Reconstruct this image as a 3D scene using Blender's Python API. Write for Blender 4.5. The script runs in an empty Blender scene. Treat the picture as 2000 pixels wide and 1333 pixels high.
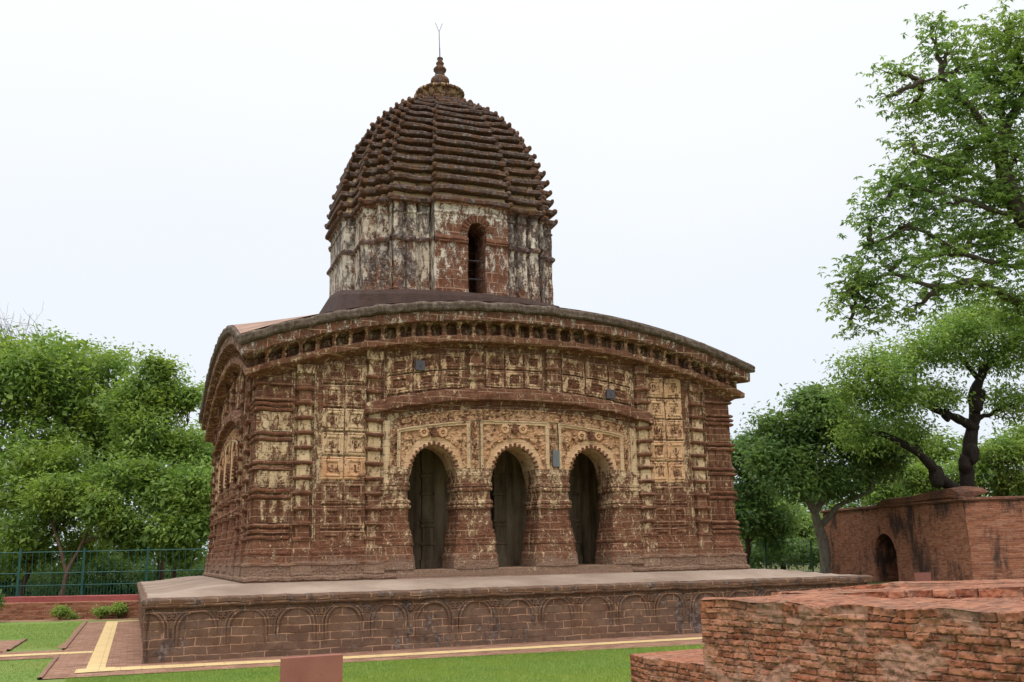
import bpy, math, random
import numpy as np
from mathutils import Matrix, Vector
random.seed(7); RNG = np.random.default_rng(7)
SC = bpy.context.scene
COL = SC.collection

# ------------------------------------------------------------------ camera
CAM = np.array([-0.2242, -16.9757, 1.5737])
FPX = 1886.7
_p, _r, _y = 0.2178, -0.0202, 0.370
FW = np.array([math.sin(_y)*math.cos(_p), math.cos(_y)*math.cos(_p), math.sin(_p)])
_rt = np.array([math.cos(_y), -math.sin(_y), 0.0]); _up = np.cross(_rt, FW)
RT = math.cos(_r)*_rt + math.sin(_r)*_up; UP = -math.sin(_r)*_rt + math.cos(_r)*_up
cd = bpy.data.cameras.new('camera'); cam = bpy.data.objects.new('camera', cd); COL.objects.link(cam)
cd.sensor_width = 36; cd.lens = FPX*36/2000; cd.clip_end = 2000; cd.clip_start = 0.1
M = Matrix.Identity(4)
for i in range(3):
    M[i][0] = RT[i]; M[i][1] = UP[i]; M[i][2] = -FW[i]; M[i][3] = CAM[i]
cam.matrix_world = M
SC.camera = cam

# ------------------------------------------------------------------ sky and sun (overcast)
W = bpy.data.worlds.new('World'); SC.world = W; W.use_nodes = True
nt = W.node_tree; nt.nodes.clear()
out = nt.nodes.new('ShaderNodeOutputWorld'); bg = nt.nodes.new('ShaderNodeBackground')
sky = nt.nodes.new('ShaderNodeTexSky'); sky.sky_type = 'NISHITA'; sky.sun_disc = False
SUN_EL, SUN_ROT = math.radians(58), math.radians(205)
sky.sun_elevation = SUN_EL; sky.sun_rotation = SUN_ROT; sky.dust_density = 4
bg.inputs['Strength'].default_value = 0.11
tc = nt.nodes.new('ShaderNodeTexCoord'); sep = nt.nodes.new('ShaderNodeSeparateXYZ')
nt.links.new(tc.outputs['Generated'], sep.inputs[0])
nz = nt.nodes.new('ShaderNodeTexNoise'); nz.inputs['Scale'].default_value = 1.4; nz.inputs['Detail'].default_value = 4
mp = nt.nodes.new('ShaderNodeMapping'); mp.inputs['Scale'].default_value = (1, 1, 3)
nt.links.new(tc.outputs['Generated'], mp.inputs[0]); nt.links.new(mp.outputs[0], nz.inputs['Vector'])
cr = nt.nodes.new('ShaderNodeValToRGB')
cr.color_ramp.elements[0].position = 0.0; cr.color_ramp.elements[0].color = (5.7, 6.2, 6.8, 1)
cr.color_ramp.elements[1].position = 1.0; cr.color_ramp.elements[1].color = (19.0, 19.2, 19.5, 1)
e_ = cr.color_ramp.elements.new(0.30); e_.color = (6.35, 6.6, 6.95, 1)
e_ = cr.color_ramp.elements.new(0.50); e_.color = (7.1, 7.25, 7.4, 1)
e_ = cr.color_ramp.elements.new(0.62); e_.color = (11.5, 11.6, 11.8, 1)
ad = nt.nodes.new('ShaderNodeMath'); ad.operation = 'MULTIPLY_ADD'
nt.links.new(nz.outputs['Fac'], ad.inputs[0]); ad.inputs[1].default_value = 0.22
ad2 = nt.nodes.new('ShaderNodeMath'); ad2.operation = 'SUBTRACT'; ad2.inputs[1].default_value = 0.13
nt.links.new(sep.outputs['Z'], ad2.inputs[0]); nt.links.new(ad2.outputs[0], ad.inputs[2])
nt.links.new(ad.outputs[0], cr.inputs[0])
mx = nt.nodes.new('ShaderNodeMix'); mx.data_type = 'RGBA'; mx.inputs[0].default_value = 0.93
nt.links.new(sky.outputs[0], mx.inputs[6]); nt.links.new(cr.outputs[0], mx.inputs[7])
nt.links.new(mx.outputs[2], bg.inputs['Color']); nt.links.new(bg.outputs[0], out.inputs[0])
sd = bpy.data.lights.new('sun', 'SUN'); sd.energy = 0.9; sd.angle = math.radians(25); sd.color = (1, 0.96, 0.9)
so = bpy.data.objects.new('sun', sd); COL.objects.link(so)
_sv = Vector((-math.sin(math.radians(25))*math.cos(SUN_EL), -math.cos(math.radians(25))*math.cos(SUN_EL), math.sin(SUN_EL)))
so.rotation_euler = _sv.to_track_quat('Z', 'Y').to_euler()
SC.view_settings.view_transform = 'Standard'; SC.view_settings.look = 'None'
SC.view_settings.exposure = 0.45; SC.view_settings.gamma = 1.0

# ------------------------------------------------------------------ helpers
def at(px, py, D):
    d = FW*FPX + RT*(px-1000) - UP*(py-666.5); d = d/np.dot(d, FW)
    return CAM + d*D
def onZ(px, py, z):
    d = FW*FPX + RT*(px-1000) - UP*(py-666.5); t = (z-CAM[2])/d[2]
    return CAM + d*t

def vnoise(x, y, f, seed):
    x = np.asarray(x)*f; y = np.asarray(y)*f
    def hsh(i, j):
        n = (i*374761393 + j*668265263 + seed*1442695041) & 0x7fffffff
        n = ((n ^ (n >> 13))*1274126177) & 0x7fffffff
        return ((n ^ (n >> 16)) & 0xffff)/65535.0
    i = np.floor(x).astype(np.int64); j = np.floor(y).astype(np.int64)
    fx = x-i; fy = y-j; fx = fx*fx*(3-2*fx); fy = fy*fy*(3-2*fy)
    return (hsh(i, j)*(1-fx)+hsh(i+1, j)*fx)*(1-fy) + (hsh(i, j+1)*(1-fx)+hsh(i+1, j+1)*fx)*fy
def sstep(a, b, x):
    t = np.clip((x-a)/(b-a), 0, 1); return t*t*(3-2*t)

class MB:
    def __init__(s): s.V = []; s.F = []; s.A = []; s.n = 0
    def add(s, V, F, pl=-1, pe=0, ca=0, mo=0):
        V = np.asarray(V, float).reshape(-1, 3); n = len(V)
        A = np.zeros((n, 4))
        for k, v in enumerate((pl, pe, ca, mo)): A[:, k] = v
        s.V.append(V); s.A.append(A)
        F = np.asarray(F, dtype=np.int64)
        if F.ndim == 2: s.F.append((F + s.n, F.shape[1]))
        s.n += n
        return s
    def box(s, x0, x1, y0, y1, z0, z1, **k):
        V = [(x, y, z) for x in (x0, x1) for y in (y0, y1) for z in (z0, z1)]
        F = [(0, 1, 3, 2), (4, 6, 7, 5), (0, 4, 5, 1), (2, 3, 7, 6), (0, 2, 6, 4), (1, 5, 7, 3)]
        return s.add(V, F, **k)
    def grid(s, P, closed=False, **k):
        n, m = P.shape[:2]
        i = np.arange(n-1)[:, None]*m + np.arange(m-1)[None, :]
        F = np.stack([i, i+1, i+m+1, i+m], -1).reshape(-1, 4)
        if closed:
            i = np.arange(n-1)*m + m-1
            F = np.vstack([F, np.stack([i, i-m+1, i+1, i+m], -1)])
        kk = {a: (np.asarray(b).reshape(-1) if np.ndim(b) else b) for a, b in k.items()}
        return s.add(P.reshape(-1, 3), F, **kk)
    def fan(s, ring, **k):
        ring = np.asarray(ring, float); c = ring.mean(0); n = len(ring)
        V = np.vstack([ring, c]); F = [(i, (i+1) % n, n) for i in range(n)]
        return s.add(V, F, **k)
    def tube(s, pts, rad, seg=8, **k):
        pts = np.asarray(pts, float); rad = np.broadcast_to(rad, (len(pts),))
        T = np.gradient(pts, axis=0); T /= np.linalg.norm(T, axis=1)[:, None]+1e-9
        ref = np.array([0.0, 0, 1]) if abs(T[0][2]) < 0.9 else np.array([1.0, 0, 0])
        n = np.cross(T, ref); n /= np.linalg.norm(n, axis=1)[:, None]+1e-9; b = np.cross(T, n)
        a = np.linspace(0, 2*math.pi, seg, endpoint=False)
        P = pts[:, None, :] + rad[:, None, None]*(np.cos(a)[None, :, None]*n[:, None, :] + np.sin(a)[None, :, None]*b[:, None, :])
        s.grid(P, closed=True, **k)
        s.fan(P[0], **k); s.fan(P[-1], **k)
        return s
    def lathe(s, c, prof, seg=32, lobes=0, lobe=0.0, **k):
        a = np.linspace(0, 2*math.pi, seg, endpoint=False)
        P = np.zeros((len(prof), seg, 3))
        for i, (r, z) in enumerate(prof):
            rr = r*(1+lobe*np.abs(np.cos(a*lobes/2))) if lobes else r
            P[i, :, 0] = c[0]+rr*np.cos(a); P[i, :, 1] = c[1]+rr*np.sin(a); P[i, :, 2] = c[2]+z
        return s.grid(P, closed=True, **k)
    def build(s, name, mat, parent=None, smooth=False, wob=0.0, plf=None):
        V = np.vstack(s.V); A = np.vstack(s.A)
        if plf is not None:
            m = A[:, 0] < 0; A[m, 0] = plf(V[m])
        A[A[:, 0] < 0, 0] = 0.3
        if wob:
            x, y, z = V.T
            V = V + wob*np.stack([np.sin(z*9.1+y*5)+np.sin(y*13+z*3.3), np.sin(x*8.3+z*6.1)+np.sin(z*14.7+x*4.1), np.sin(x*6.7+y*7.3)+np.sin(x*15.1-y*11)], 1)*0.5
        me = bpy.data.meshes.new(name)
        lv = [f.reshape(-1) for f, c in s.F]; ct = [np.full(len(f), c) for f, c in s.F]
        loops = np.concatenate(lv); cts = np.concatenate(ct)
        me.vertices.add(len(V)); me.vertices.foreach_set('co', V.astype(np.float32).ravel())
        me.loops.add(len(loops)); me.loops.foreach_set('vertex_index', loops.astype(np.int32))
        me.polygons.add(len(cts)); st = np.concatenate([[0], np.cumsum(cts)[:-1]])
        me.polygons.foreach_set('loop_start', st.astype(np.int32))
        me.polygons.foreach_set('use_smooth', np.full(len(cts), smooth))
        me.update(calc_edges=True)
        at_ = me.attributes.new('wa', 'FLOAT_COLOR', 'POINT')
        at_.data.foreach_set('color', A.astype(np.float32).ravel())
        me.materials.append(mat)
        o = bpy.data.objects.new(name, me); COL.objects.link(o)
        if parent is not None: adopt(o, parent)
        return o
def adopt(o, p):
    o.parent = p
    q = p; m = Vector((0, 0, 0))
    while q is not None:
        m += q.location; q = q.parent if q.type == 'EMPTY' else None
    if p.type == 'EMPTY': o.matrix_parent_inverse = Matrix.Translation(-p.location)
    return o
def tag(o, label=None, cat=None, group=None, kind=None):
    for k, v in (('label', label), ('category', cat), ('group', group), ('kind', kind)):
        if v: o[k] = v
    return o
def empty(name, loc, label, cat, group=None):
    o = bpy.data.objects.new(name, None); COL.objects.link(o); o.location = Vector([float(c) for c in loc])
    o.empty_display_size = 0.3
    return tag(o, label, cat, group)
def copy_tree(o, parent=None):
    c = o.copy(); COL.objects.link(c); c.parent = parent
    for ch in list(o.children): copy_tree(ch, c)
    return c

# ------------------------------------------------------------------ node materials
class NT:
    def __init__(s, name):
        s.m = bpy.data.materials.new(name); s.m.use_nodes = True; s.t = s.m.node_tree
        s.t.nodes.clear(); s.o = s.n('OutputMaterial')
    def n(s, typ, **kw):
        nd = s.t.nodes.new('ShaderNode'+typ)
        for k, v in kw.items(): setattr(nd, k, v)
        return nd
    def l(s, a, b): s.t.links.new(a, b)
    def put(s, sock, v):
        if hasattr(v, 'links') or hasattr(v, 'is_linked'): s.l(v, sock)
        elif v is not None: sock.default_value = v
    def math(s, op, a, b=None, c=None, clamp=False):
        nd = s.n('Math', operation=op, use_clamp=clamp); s.put(nd.inputs[0], a)
        if b is not None: s.put(nd.inputs[1], b)
        if c is not None: s.put(nd.inputs[2], c)
        return nd.outputs[0]
    def mix(s, f, a, b, mode='MIX'):
        nd = s.n('Mix', data_type='RGBA', blend_type=mode); s.put(nd.inputs[0], f); s.put(nd.inputs[6], a); s.put(nd.inputs[7], b)
        return nd.outputs[2]
    def mixf(s, f, a, b):
        nd = s.n('Mix', data_type='FLOAT'); s.put(nd.inputs[0], f); s.put(nd.inputs[2], a); s.put(nd.inputs[3], b)
        return nd.outputs[0]
    def noise(s, vec, scale, detail=4, rough=0.55, dist=0.0):
        nd = s.n('TexNoise'); s.put(nd.inputs['Vector'], vec); nd.inputs['Scale'].default_value = scale
        nd.inputs['Detail'].default_value = detail; nd.inputs['Roughness'].default_value = rough; nd.inputs['Distortion'].default_value = dist
        return nd.outputs['Fac']
    def noisec(s, vec, scale, detail=2):
        nd = s.n('TexNoise'); s.put(nd.inputs['Vector'], vec); nd.inputs['Scale'].default_value = scale
        nd.inputs['Detail'].default_value = detail; return nd.outputs['Color']
    def ss(s, v, a, b):
        nd = s.n('MapRange', interpolation_type='SMOOTHSTEP'); s.put(nd.inputs[0], v); s.put(nd.inputs[1], a); s.put(nd.inputs[2], b)
        return nd.outputs[0]
    def ramp(s, v, stops):
        nd = s.n('ValToRGB'); s.put(nd.inputs[0], v); e = nd.color_ramp.elements
        e[0].position, e[0].color = stops[0][0], (*stops[0][1], 1); e[1].position, e[1].color = stops[-1][0], (*stops[-1][1], 1)
        for p, c in stops[1:-1]:
            x = e.new(p); x.color = (*c, 1)
        return nd.outputs[0]
    def vscale(s, v, sc):
        nd = s.n('Mapping'); s.l(v, nd.inputs[0]); nd.inputs['Scale'].default_value = sc; return nd.outputs[0]
    def bsdf(s, col, rough=0.9, height=None, bump=0.02, spec=0.25, **kw):
        b = s.n('BsdfPrincipled'); s.put(b.inputs['Base Color'], col); s.put(b.inputs['Roughness'], rough)
        b.inputs['Specular IOR Level'].default_value = spec
        if height is not None:
            bm = s.n('Bump'); bm.inputs['Distance'].default_value = bump; bm.inputs['Strength'].default_value = 1.0
            s.l(height, bm.inputs['Height']); s.l(bm.outputs[0], b.inputs['Normal'])
        s.l(b.outputs[0], s.o.inputs[0]); return s.m
    def pos(s):
        return s.n('NewGeometry').outputs['Position']
    def facevec(s, pos, warp=0.03):
        sp = s.n('SeparateXYZ'); s.l(pos, sp.inputs[0])
        cb = s.n('CombineXYZ'); s.l(s.math('ADD', sp.outputs[0], sp.outputs[1]), cb.inputs[0]); s.l(sp.outputs[2], cb.inputs[1])
        if not warp: return cb.outputs[0], sp
        nc = s.noisec(pos, 2.2, 3)
        v = s.n('VectorMath', operation='SCALE'); s.l(nc, v.inputs[0]); v.inputs['Scale'].default_value = warp
        a = s.n('VectorMath', operation='ADD'); s.l(cb.outputs[0], a.inputs[0]); s.l(v.outputs[0], a.inputs[1])
        return a.outputs[0], sp
    def brick(s, vec, bw, rh, mort, smooth=0.3, off=0.5):
        b = s.n('TexBrick'); s.l(vec, b.inputs['Vector']); b.inputs['Scale'].default_value = 1
        b.inputs['Brick Width'].default_value = bw; b.inputs['Row Height'].default_value = rh
        b.inputs['Mortar Size'].default_value = mort; b.inputs['Mortar Smooth'].default_value = smooth
        b.inputs['Color1'].default_value = (0, 0, 0, 1); b.inputs['Color2'].default_value = (1, 1, 1, 1); b.inputs['Mortar'].default_value = (0.5, 0.5, 0.5, 1)
        b.offset = off
        return b.outputs['Color'], b.outputs['Fac']

PCOL = [(0.3, (0.47, 0.31, 0.175)), (0.55, (0.60, 0.435, 0.265)), (0.75, (0.54, 0.39, 0.245))]
def laterite(name, pcol=PCOL, mortar_amt=0.7, bw=0.42, rh=0.15, plaster=1.0, red=1.0, base_dust=True, lift=0.0, warp=0.05):
    s = NT(name); P = s.pos(); vec, sp = s.facevec(P, warp)
    wa = s.n('Attribute', attribute_name='wa'); sc = s.n('SeparateColor'); s.l(wa.outputs['Color'], sc.inputs[0])
    pl, pe, ca, mo = sc.outputs[0], sc.outputs[1], sc.outputs[2], wa.outputs['Alpha']
    bc, bf = s.brick(vec, bw, rh, 0.012, 0.4)
    n1 = s.noise(P, 1.1, 5); n2 = s.noise(P, 7, 6, 0.7); n3 = s.noise(P, 38, 4, 0.7)
    fv = s.vscale(P, (1.0, 1.0, 0.45)); n4 = s.noise(fv, 8.0, 12, 0.74, 0.3)
    strk = s.noise(s.vscale(P, (6, 6, 0.55)), 1.6, 6, 0.6)
    # stone
    c = s.ramp(n2, [(0.28, (0.062*red, 0.026, 0.015)), (0.5, (0.148*red, 0.058, 0.031)), (0.72, (0.245*red, 0.108, 0.058))])
    bsep = s.n('SeparateColor'); s.l(bc, bsep.inputs[0])
    if lift: c = s.mix(lift, c, (0.25, 0.17, 0.13, 1))
    c = s.mix(s.math('MULTIPLY', bsep.outputs[0], 0.38), c, (0.082, 0.036, 0.025, 1))
    c = s.mix(s.math('MULTIPLY', s.ss(n1, 0.45, 0.7), 0.35), c, (0.18, 0.090, 0.050, 1))
    c = s.mix(s.math('MULTIPLY', s.ss(n3, 0.58, 0.72), 0.55), c, (0.035, 0.016, 0.012, 1))
    # mortar lines, partly lost
    mm = s.math('MULTIPLY', bf, s.math('MULTIPLY', s.ss(s.noise(P, 3.1, 5, 0.65), 0.38, 0.55), mortar_amt))
    c = s.mix(mm, c, (0.42, 0.25, 0.16, 1))
    # carved texture
    cv = s.n('TexVoronoi', feature='SMOOTH_F1'); s.l(s.vscale(P, (1, 1, 1.15)), cv.inputs['Vector']); cv.inputs['Scale'].default_value = 17
    cvh = s.ss(s.math('ADD', cv.outputs['Distance'], s.math('MULTIPLY', s.noise(P, 26, 3), 0.5)), 0.42, 0.72)
    # plaster remains
    t = s.math('ADD', s.math('MULTIPLY', s.math('SUBTRACT', n4, 0.5), 1.9), s.math('SUBTRACT', pl, s.math('MULTIPLY', s.math('MULTIPLY', cvh, ca), 0.22)))
    t = s.math('ADD', t, s.math('MULTIPLY', s.math('SUBTRACT', s.noise(P, 26, 5, 0.7), 0.5), 0.8))
    m = s.math('MULTIPLY', s.math('ADD', s.math('MULTIPLY', s.ss(t, 0.47, 0.535), 0.8), s.math('MULTIPLY', s.ss(t, 0.30, 0.5), 0.2)), plaster)
    pc = s.ramp(n1, pcol)
    pc = s.mix(s.math('MULTIPLY', pe, 0.95), pc, s.ramp(s.noise(P, 3, 5), [(0.35, (0.56, 0.29, 0.145)), (0.65, (0.66, 0.41, 0.235))]))
    pc = s.mix(s.math('MULTIPLY', s.ss(strk, 0.52, 0.75), 0.5), pc, (0.23, 0.15, 0.09, 1))
    pc = s.mix(s.math('MULTIPLY', s.ss(n3, 0.55, 0.75), 0.35), pc, (0.25, 0.13, 0.07, 1))
    c = s.mix(m, c, pc)
    pr = s.math('MULTIPLY', s.math('MULTIPLY', ca, cvh), 0.5)
    c = s.mix(pr, c, (0.16, 0.06, 0.032, 1))
    # lichen, soot
    mk = s.ss(s.math('ADD', s.math('MULTIPLY', s.math('SUBTRACT', s.noise(s.vscale(P, (1.25, 1.25, .55)), 4.4, 9, 0.7), 0.5), 1.5), mo), 0.47, 0.62)
    lic = s.ramp(s.noise(P, 13, 5, 0.7), [(0.3, (0.034, 0.023, 0.021)), (0.5, (0.092, 0.064, 0.056)), (0.70, (0.30, 0.265, 0.24))])
    c = s.mix(s.math('MULTIPLY', mk, 0.85), c, lic)
    if base_dust:
        zz = s.math('ADD', sp.outputs[2], s.math('MULTIPLY', s.math('SUBTRACT', n2, 0.5), 0.9))
        dz = s.math('MULTIPLY', s.math('SUBTRACT', 1.0, s.ss(zz, 1.42, 1.62)), s.ss(n3, 0.30, 0.55))
        c = s.mix(s.math('MULTIPLY', dz, 0.8), c, (0.26, 0.175, 0.125, 1))
    h = s.math('ADD', s.math('MULTIPLY', n3, 0.35), s.math('MULTIPLY', n2, 0.35))
    h = s.math('ADD', h, s.math('MULTIPLY', m, 0.30))
    h = s.math('SUBTRACT', h, s.math('MULTIPLY', bf, 0.35))
    h = s.math('SUBTRACT', h, s.math('MULTIPLY', s.math('MULTIPLY', cvh, ca), 1.0))
    return s.bsdf(c, 0.92, h, 0.03, 0.2)

def redbrick(name, bw=0.20, rh=0.062, mort=0.009, pale=0.5, black=0.0, tone=1.0, warp=0.03, top=None, rag=0.0):
    s = NT(name); P = s.pos(); vec, sp = s.facevec(P, warp)
    if rag:
        v = s.n('VectorMath', operation='SCALE'); s.l(s.noisec(P, 11, 4), v.inputs[0]); v.inputs['Scale'].default_value = rag
        a = s.n('VectorMath', operation='ADD'); s.l(vec, a.inputs[0]); s.l(v.outputs[0], a.inputs[1]); vec = a.outputs[0]
    if top:   # bricks laid flat on the top face
        g = s.n('NewGeometry'); sn = s.n('SeparateXYZ'); s.l(g.outputs['Normal'], sn.inputs[0])
        tv = s.vscale(P, (1, 1, 0.0001)); up = s.ss(sn.outputs[2], 0.8, 0.9)
        mv = s.n('Mix', data_type='VECTOR'); s.l(up, mv.inputs[0]); s.l(vec, mv.inputs[4]); s.l(tv, mv.inputs[5]); vec = mv.outputs[1]
    bc, bf = s.brick(vec, bw, rh, mort, 0.35)
    b = s.n('SeparateColor'); s.l(bc, b.inputs[0]); b0 = b.outputs[0]; sm_ = None
    if rag:
        wa = s.n('Attribute', attribute_name='wa'); w3 = s.n('SeparateColor'); s.l(wa.outputs['Color'], w3.inputs[0])
        b0 = s.mixf(wa.outputs['Alpha'], w3.outputs[0], b0); bf = s.mixf(wa.outputs['Alpha'], w3.outputs[1], bf); sm_ = w3.outputs[2]
    n2 = s.noise(P, 6, 6, 0.7); n3 = s.noise(P, 45, 4, 0.75); n1 = s.noise(P, 1.2, 5)
    c = s.ramp(s.math('ADD', s.math('MULTIPLY', b0, 0.55), s.math('MULTIPLY', n2, 0.45)),
               [(0.15, (0.17*tone, 0.055*tone, 0.030*tone)), (0.45, (0.33*tone, 0.115*tone, 0.06*tone)), (0.8, (0.42*tone, 0.19*tone, 0.112*tone))])
    c = s.mix(s.math('MULTIPLY', s.ss(n3, 0.55, 0.75), 0.5), c, (0.10, 0.04, 0.028, 1))
    mc = s.ramp(s.noise(P, 9, 4), [(0.35, (0.20, 0.11, 0.075)), (0.65, (0.40, 0.235, 0.16))])
    c = s.mix(s.math('MULTIPLY', bf, 0.85), c, mc)
    smear = s.ss(s.noise(s.vscale(P, (1, 1, 1.8)), 2.6, 10, 0.72), 0.50, 0.62)
    if sm_ is not None: smear = s.math('MAXIMUM', sm_, s.math('MULTIPLY', smear, .35))
    c = s.mix(s.math('MULTIPLY', smear, pale), c, (0.37, 0.215, 0.155, 1))
    if black:
        st = s.noise(s.vscale(P, (1.1, 1.1, 0.35)), 0.9, 9, 0.7)
        c = s.mix(s.math('MULTIPLY', s.ss(st, 0.47, 0.61), black), c, (0.045, 0.035, 0.032, 1))
    er = s.noise(P, 15, 5, 0.7)
    if rag:
        c = s.mix(s.math('MULTIPLY', s.ss(er, 0.52, 0.66), 0.55), c, (0.13, 0.065, 0.045, 1))
        lich = s.ss(s.math('ADD', s.noise(s.vscale(P, (1, 1, .6)), 3.4, 9, .72), s.math('MULTIPLY', s.ss(sp.outputs[2], .75, 1.2), .05)), .53, .64)
        c = s.mix(s.math('MULTIPLY', lich, 0.38), c, (0.105, 0.085, 0.065, 1))
    h = s.math('ADD', s.math('MULTIPLY', n3, 0.5), s.math('MULTIPLY', n2, 0.8))
    h = s.math('SUBTRACT', h, s.math('MULTIPLY', bf, s.math('SUBTRACT', 1.0, s.math('MULTIPLY', smear, 0.8))))
    h = s.math('ADD', h, s.math('MULTIPLY', b0, 0.35)); h = s.math('SUBTRACT', h, s.math('MULTIPLY', s.ss(er, 0.5, 0.7), 0.9 if rag else 0.3))
    return s.bsdf(c, 0.95, h, 0.012 if rag else 0.022, 0.15)

def plain(name, col, rough=0.6, var=0.25, scale=8, bump=0.004, metal=0.0, spec=0.4):
    s = NT(name); P = s.pos(); n = s.noise(P, scale, 6, 0.65); n3 = s.noise(P, scale*7, 3)
    c = s.mix(s.math('MULTIPLY', s.ss(n, 0.35, 0.7), var), (*col, 1), (*[x*0.45 for x in col], 1))
    m = s.bsdf(c, rough, n3, bump, spec)
    for nd in s.t.nodes:
        if nd.type == 'BSDF_PRINCIPLED': nd.inputs['Metallic'].default_value = metal
    return m

def leafmat(name, c0, c1, tr=0.42):
    s = NT(name); wa = s.n('Attribute', attribute_name='wa'); sc = s.n('SeparateColor'); s.l(wa.outputs['Color'], sc.inputs[0])
    c = s.mix(sc.outputs[0], (*c0, 1), (*c1, 1))
    c = s.mix(s.math('MULTIPLY', s.ss(s.noise(s.pos(), 0.7, 3), 0.4, 0.65), 0.35), c, (c1[0]*1.15, c1[1]*0.95, c1[2]*0.6, 1))
    b = s.n('BsdfPrincipled'); s.l(c, b.inputs['Base Color']); b.inputs['Roughness'].default_value = 0.55; b.inputs['Specular IOR Level'].default_value = 0.35
    t = s.n('BsdfTranslucent'); hs = s.n('HueSaturation'); hs.inputs['Value'].default_value = 1.5; hs.inputs['Saturation'].default_value = 1.1
    s.l(c, hs.inputs['Color']); s.l(hs.outputs[0], t.inputs[0])
    x = s.n('MixShader'); x.inputs[0].default_value = tr; s.l(b.outputs[0], x.inputs[1]); s.l(t.outputs[0], x.inputs[2]); s.l(x.outputs[0], s.o.inputs[0])
    return s.m
def barkmat(name, col):
    s = NT(name); P = s.pos(); n = s.noise(s.vscale(P, (1, 1, 0.3)), 9, 8, 0.7)
    c = s.ramp(n, [(0.3, tuple(x*0.4 for x in col)), (0.7, col)])
    return s.bsdf(c, 0.95, n, 0.05, 0.1)

MAT = {}
MAT['lat'] = laterite('laterite_plaster')
MAT['tow'] = laterite('tower_laterite', pcol=[(0.3, (0.52, 0.43, 0.31)), (0.5, (0.64, 0.57, 0.46)), (0.72, (0.46, 0.42, 0.37))], mortar_amt=1.0, bw=0.40, rh=0.24, base_dust=False)
MAT['roof'] = laterite('ridge_laterite', mortar_amt=0.7, bw=0.55, rh=0.5, base_dust=False, red=0.82)
MAT['plat'] = laterite('platform_laterite', mortar_amt=0.85, bw=0.36, rh=0.135, plaster=0.0, red=0.75, lift=0.35, base_dust=False, warp=0.07)

s = NT('weathered_eave_plaster'); P = s.pos(); n_ = s.noise(P, 9, 8, .72); v_ = s.noise(s.vscale(P, (9, 9, 1.5)), 3, 5, .7)
c = s.ramp(s.math('ADD', s.math('MULTIPLY', n_, .6), s.math('MULTIPLY', v_, .4)), [(.3, (.045, .030, .025)), (.48, (.115, .080, .062)), (.6, (.23, .18, .14)), (.75, (.42, .37, .32))])
MAT['eave'] = s.bsdf(c, .95, s.math('ADD', n_, s.math('MULTIPLY', s.noise(P, 40, 4), .5)), .04, .15)
# ------------------------------------------------------------------ temple: local facade frames
CX, CY = 7.17, 7.34
ZB = 1.155
def side(k):
    def f(u, d, z, h=5.33):
        u = np.asarray(u, float); d = np.asarray(d, float); z = np.asarray(z, float)
        u, d, z = np.broadcast_arrays(u, d, z)
        if k == 0: return np.stack([CX+u, CY-h-d, z], -1)
        if k == 1: return np.stack([CX-h-d, CY-u, z], -1)
        if k == 2: return np.stack([CX+h+d, CY+u, z], -1)
        return np.stack([CX-u, CY+h+d, z], -1)
    return f
def bow(u, p=2.2, h=5.4): return np.abs(np.clip(np.asarray(u)/h, -1.3, 1.3))**p

def plf(V):
    x, y, z = V.T
    u = x - CX
    p = np.full(len(V), 0.385)
    p += 0.19*sstep(2.6, 3.2, z)*(1-sstep(4.35, 4.7, z))
    p += 0.05*sstep(4.7, 5.0, z)
    p += 0.16*(vnoise(x+y, z, 1.1, 61)-.5)
    left = sstep(-1.0, -3.5, -u*-1) if False else sstep(2.5, 3.5, -u)
    p += 0.05*left*sstep(2.6, 3.2, z)*(1-sstep(4.2, 4.5, z))
    p -= 0.12*sstep(4.5, 4.7, u)
    p -= 0.10*sstep(2.0, 1.5, z)*0
    p -= 0.16*(x < CX-5.25)*1.0
    return p

def fbox(mb, S, u0, u1, d0, d1, z0, z1, **k):
    V = [S(u, d, z) for u in (u0, u1) for d in (d0, d1) for z in (z0, z1)]
    F = [(0, 1, 3, 2), (4, 6, 7, 5), (0, 4, 5, 1), (2, 3, 7, 6), (0, 2, 6, 4), (1, 5, 7, 3)]
    mb.add(np.array(V), F, **k)
def floft(mb, S, uc, levels, dback=-0.05, zoff=0.0, **k):
    if any(len(l) == 4 for l in levels):
        k['pl'] = np.repeat(np.array([(l[3] if len(l) == 4 else -1.0) for l in levels])[:, None], 5, 1)
        levels = [l[:3] for l in levels]
    # levels: (z, halfwidth, depth)
    L = []
    for z, w, d in levels:
        L.append([S(uc-w, dback, z+zoff), S(uc-w, d, z+zoff), S(uc, d, z+zoff), S(uc+w, d, z+zoff), S(uc+w, dback, z+zoff)])
    P = np.array(L); mb.grid(P, **k)
    k2 = {a: b for a, b in k.items() if np.ndim(b) == 0}
    mb.fan(P[-1], **k2); mb.fan(P[0], **k2)
def fsweep(mb, S, u0, u1, prof, zdrop, n=60, mitre=False, **k):
    t = np.linspace(0, 1, n)
    P = np.zeros((n, len(prof), 3))
    for j, (d, z, A) in enumerate(prof):
        if mitre: u = (t*2-1)*(5.33+d)
        else: u = u0+(u1-u0)*t
        us = (t*2-1)*5.4 if mitre else u
        P[:, j] = S(u, d, z - A*bow(us))
    mb.grid(P, **k)
    if not mitre:
        mb.fan(P[0], **k); mb.fan(P[-1], **k)

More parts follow.
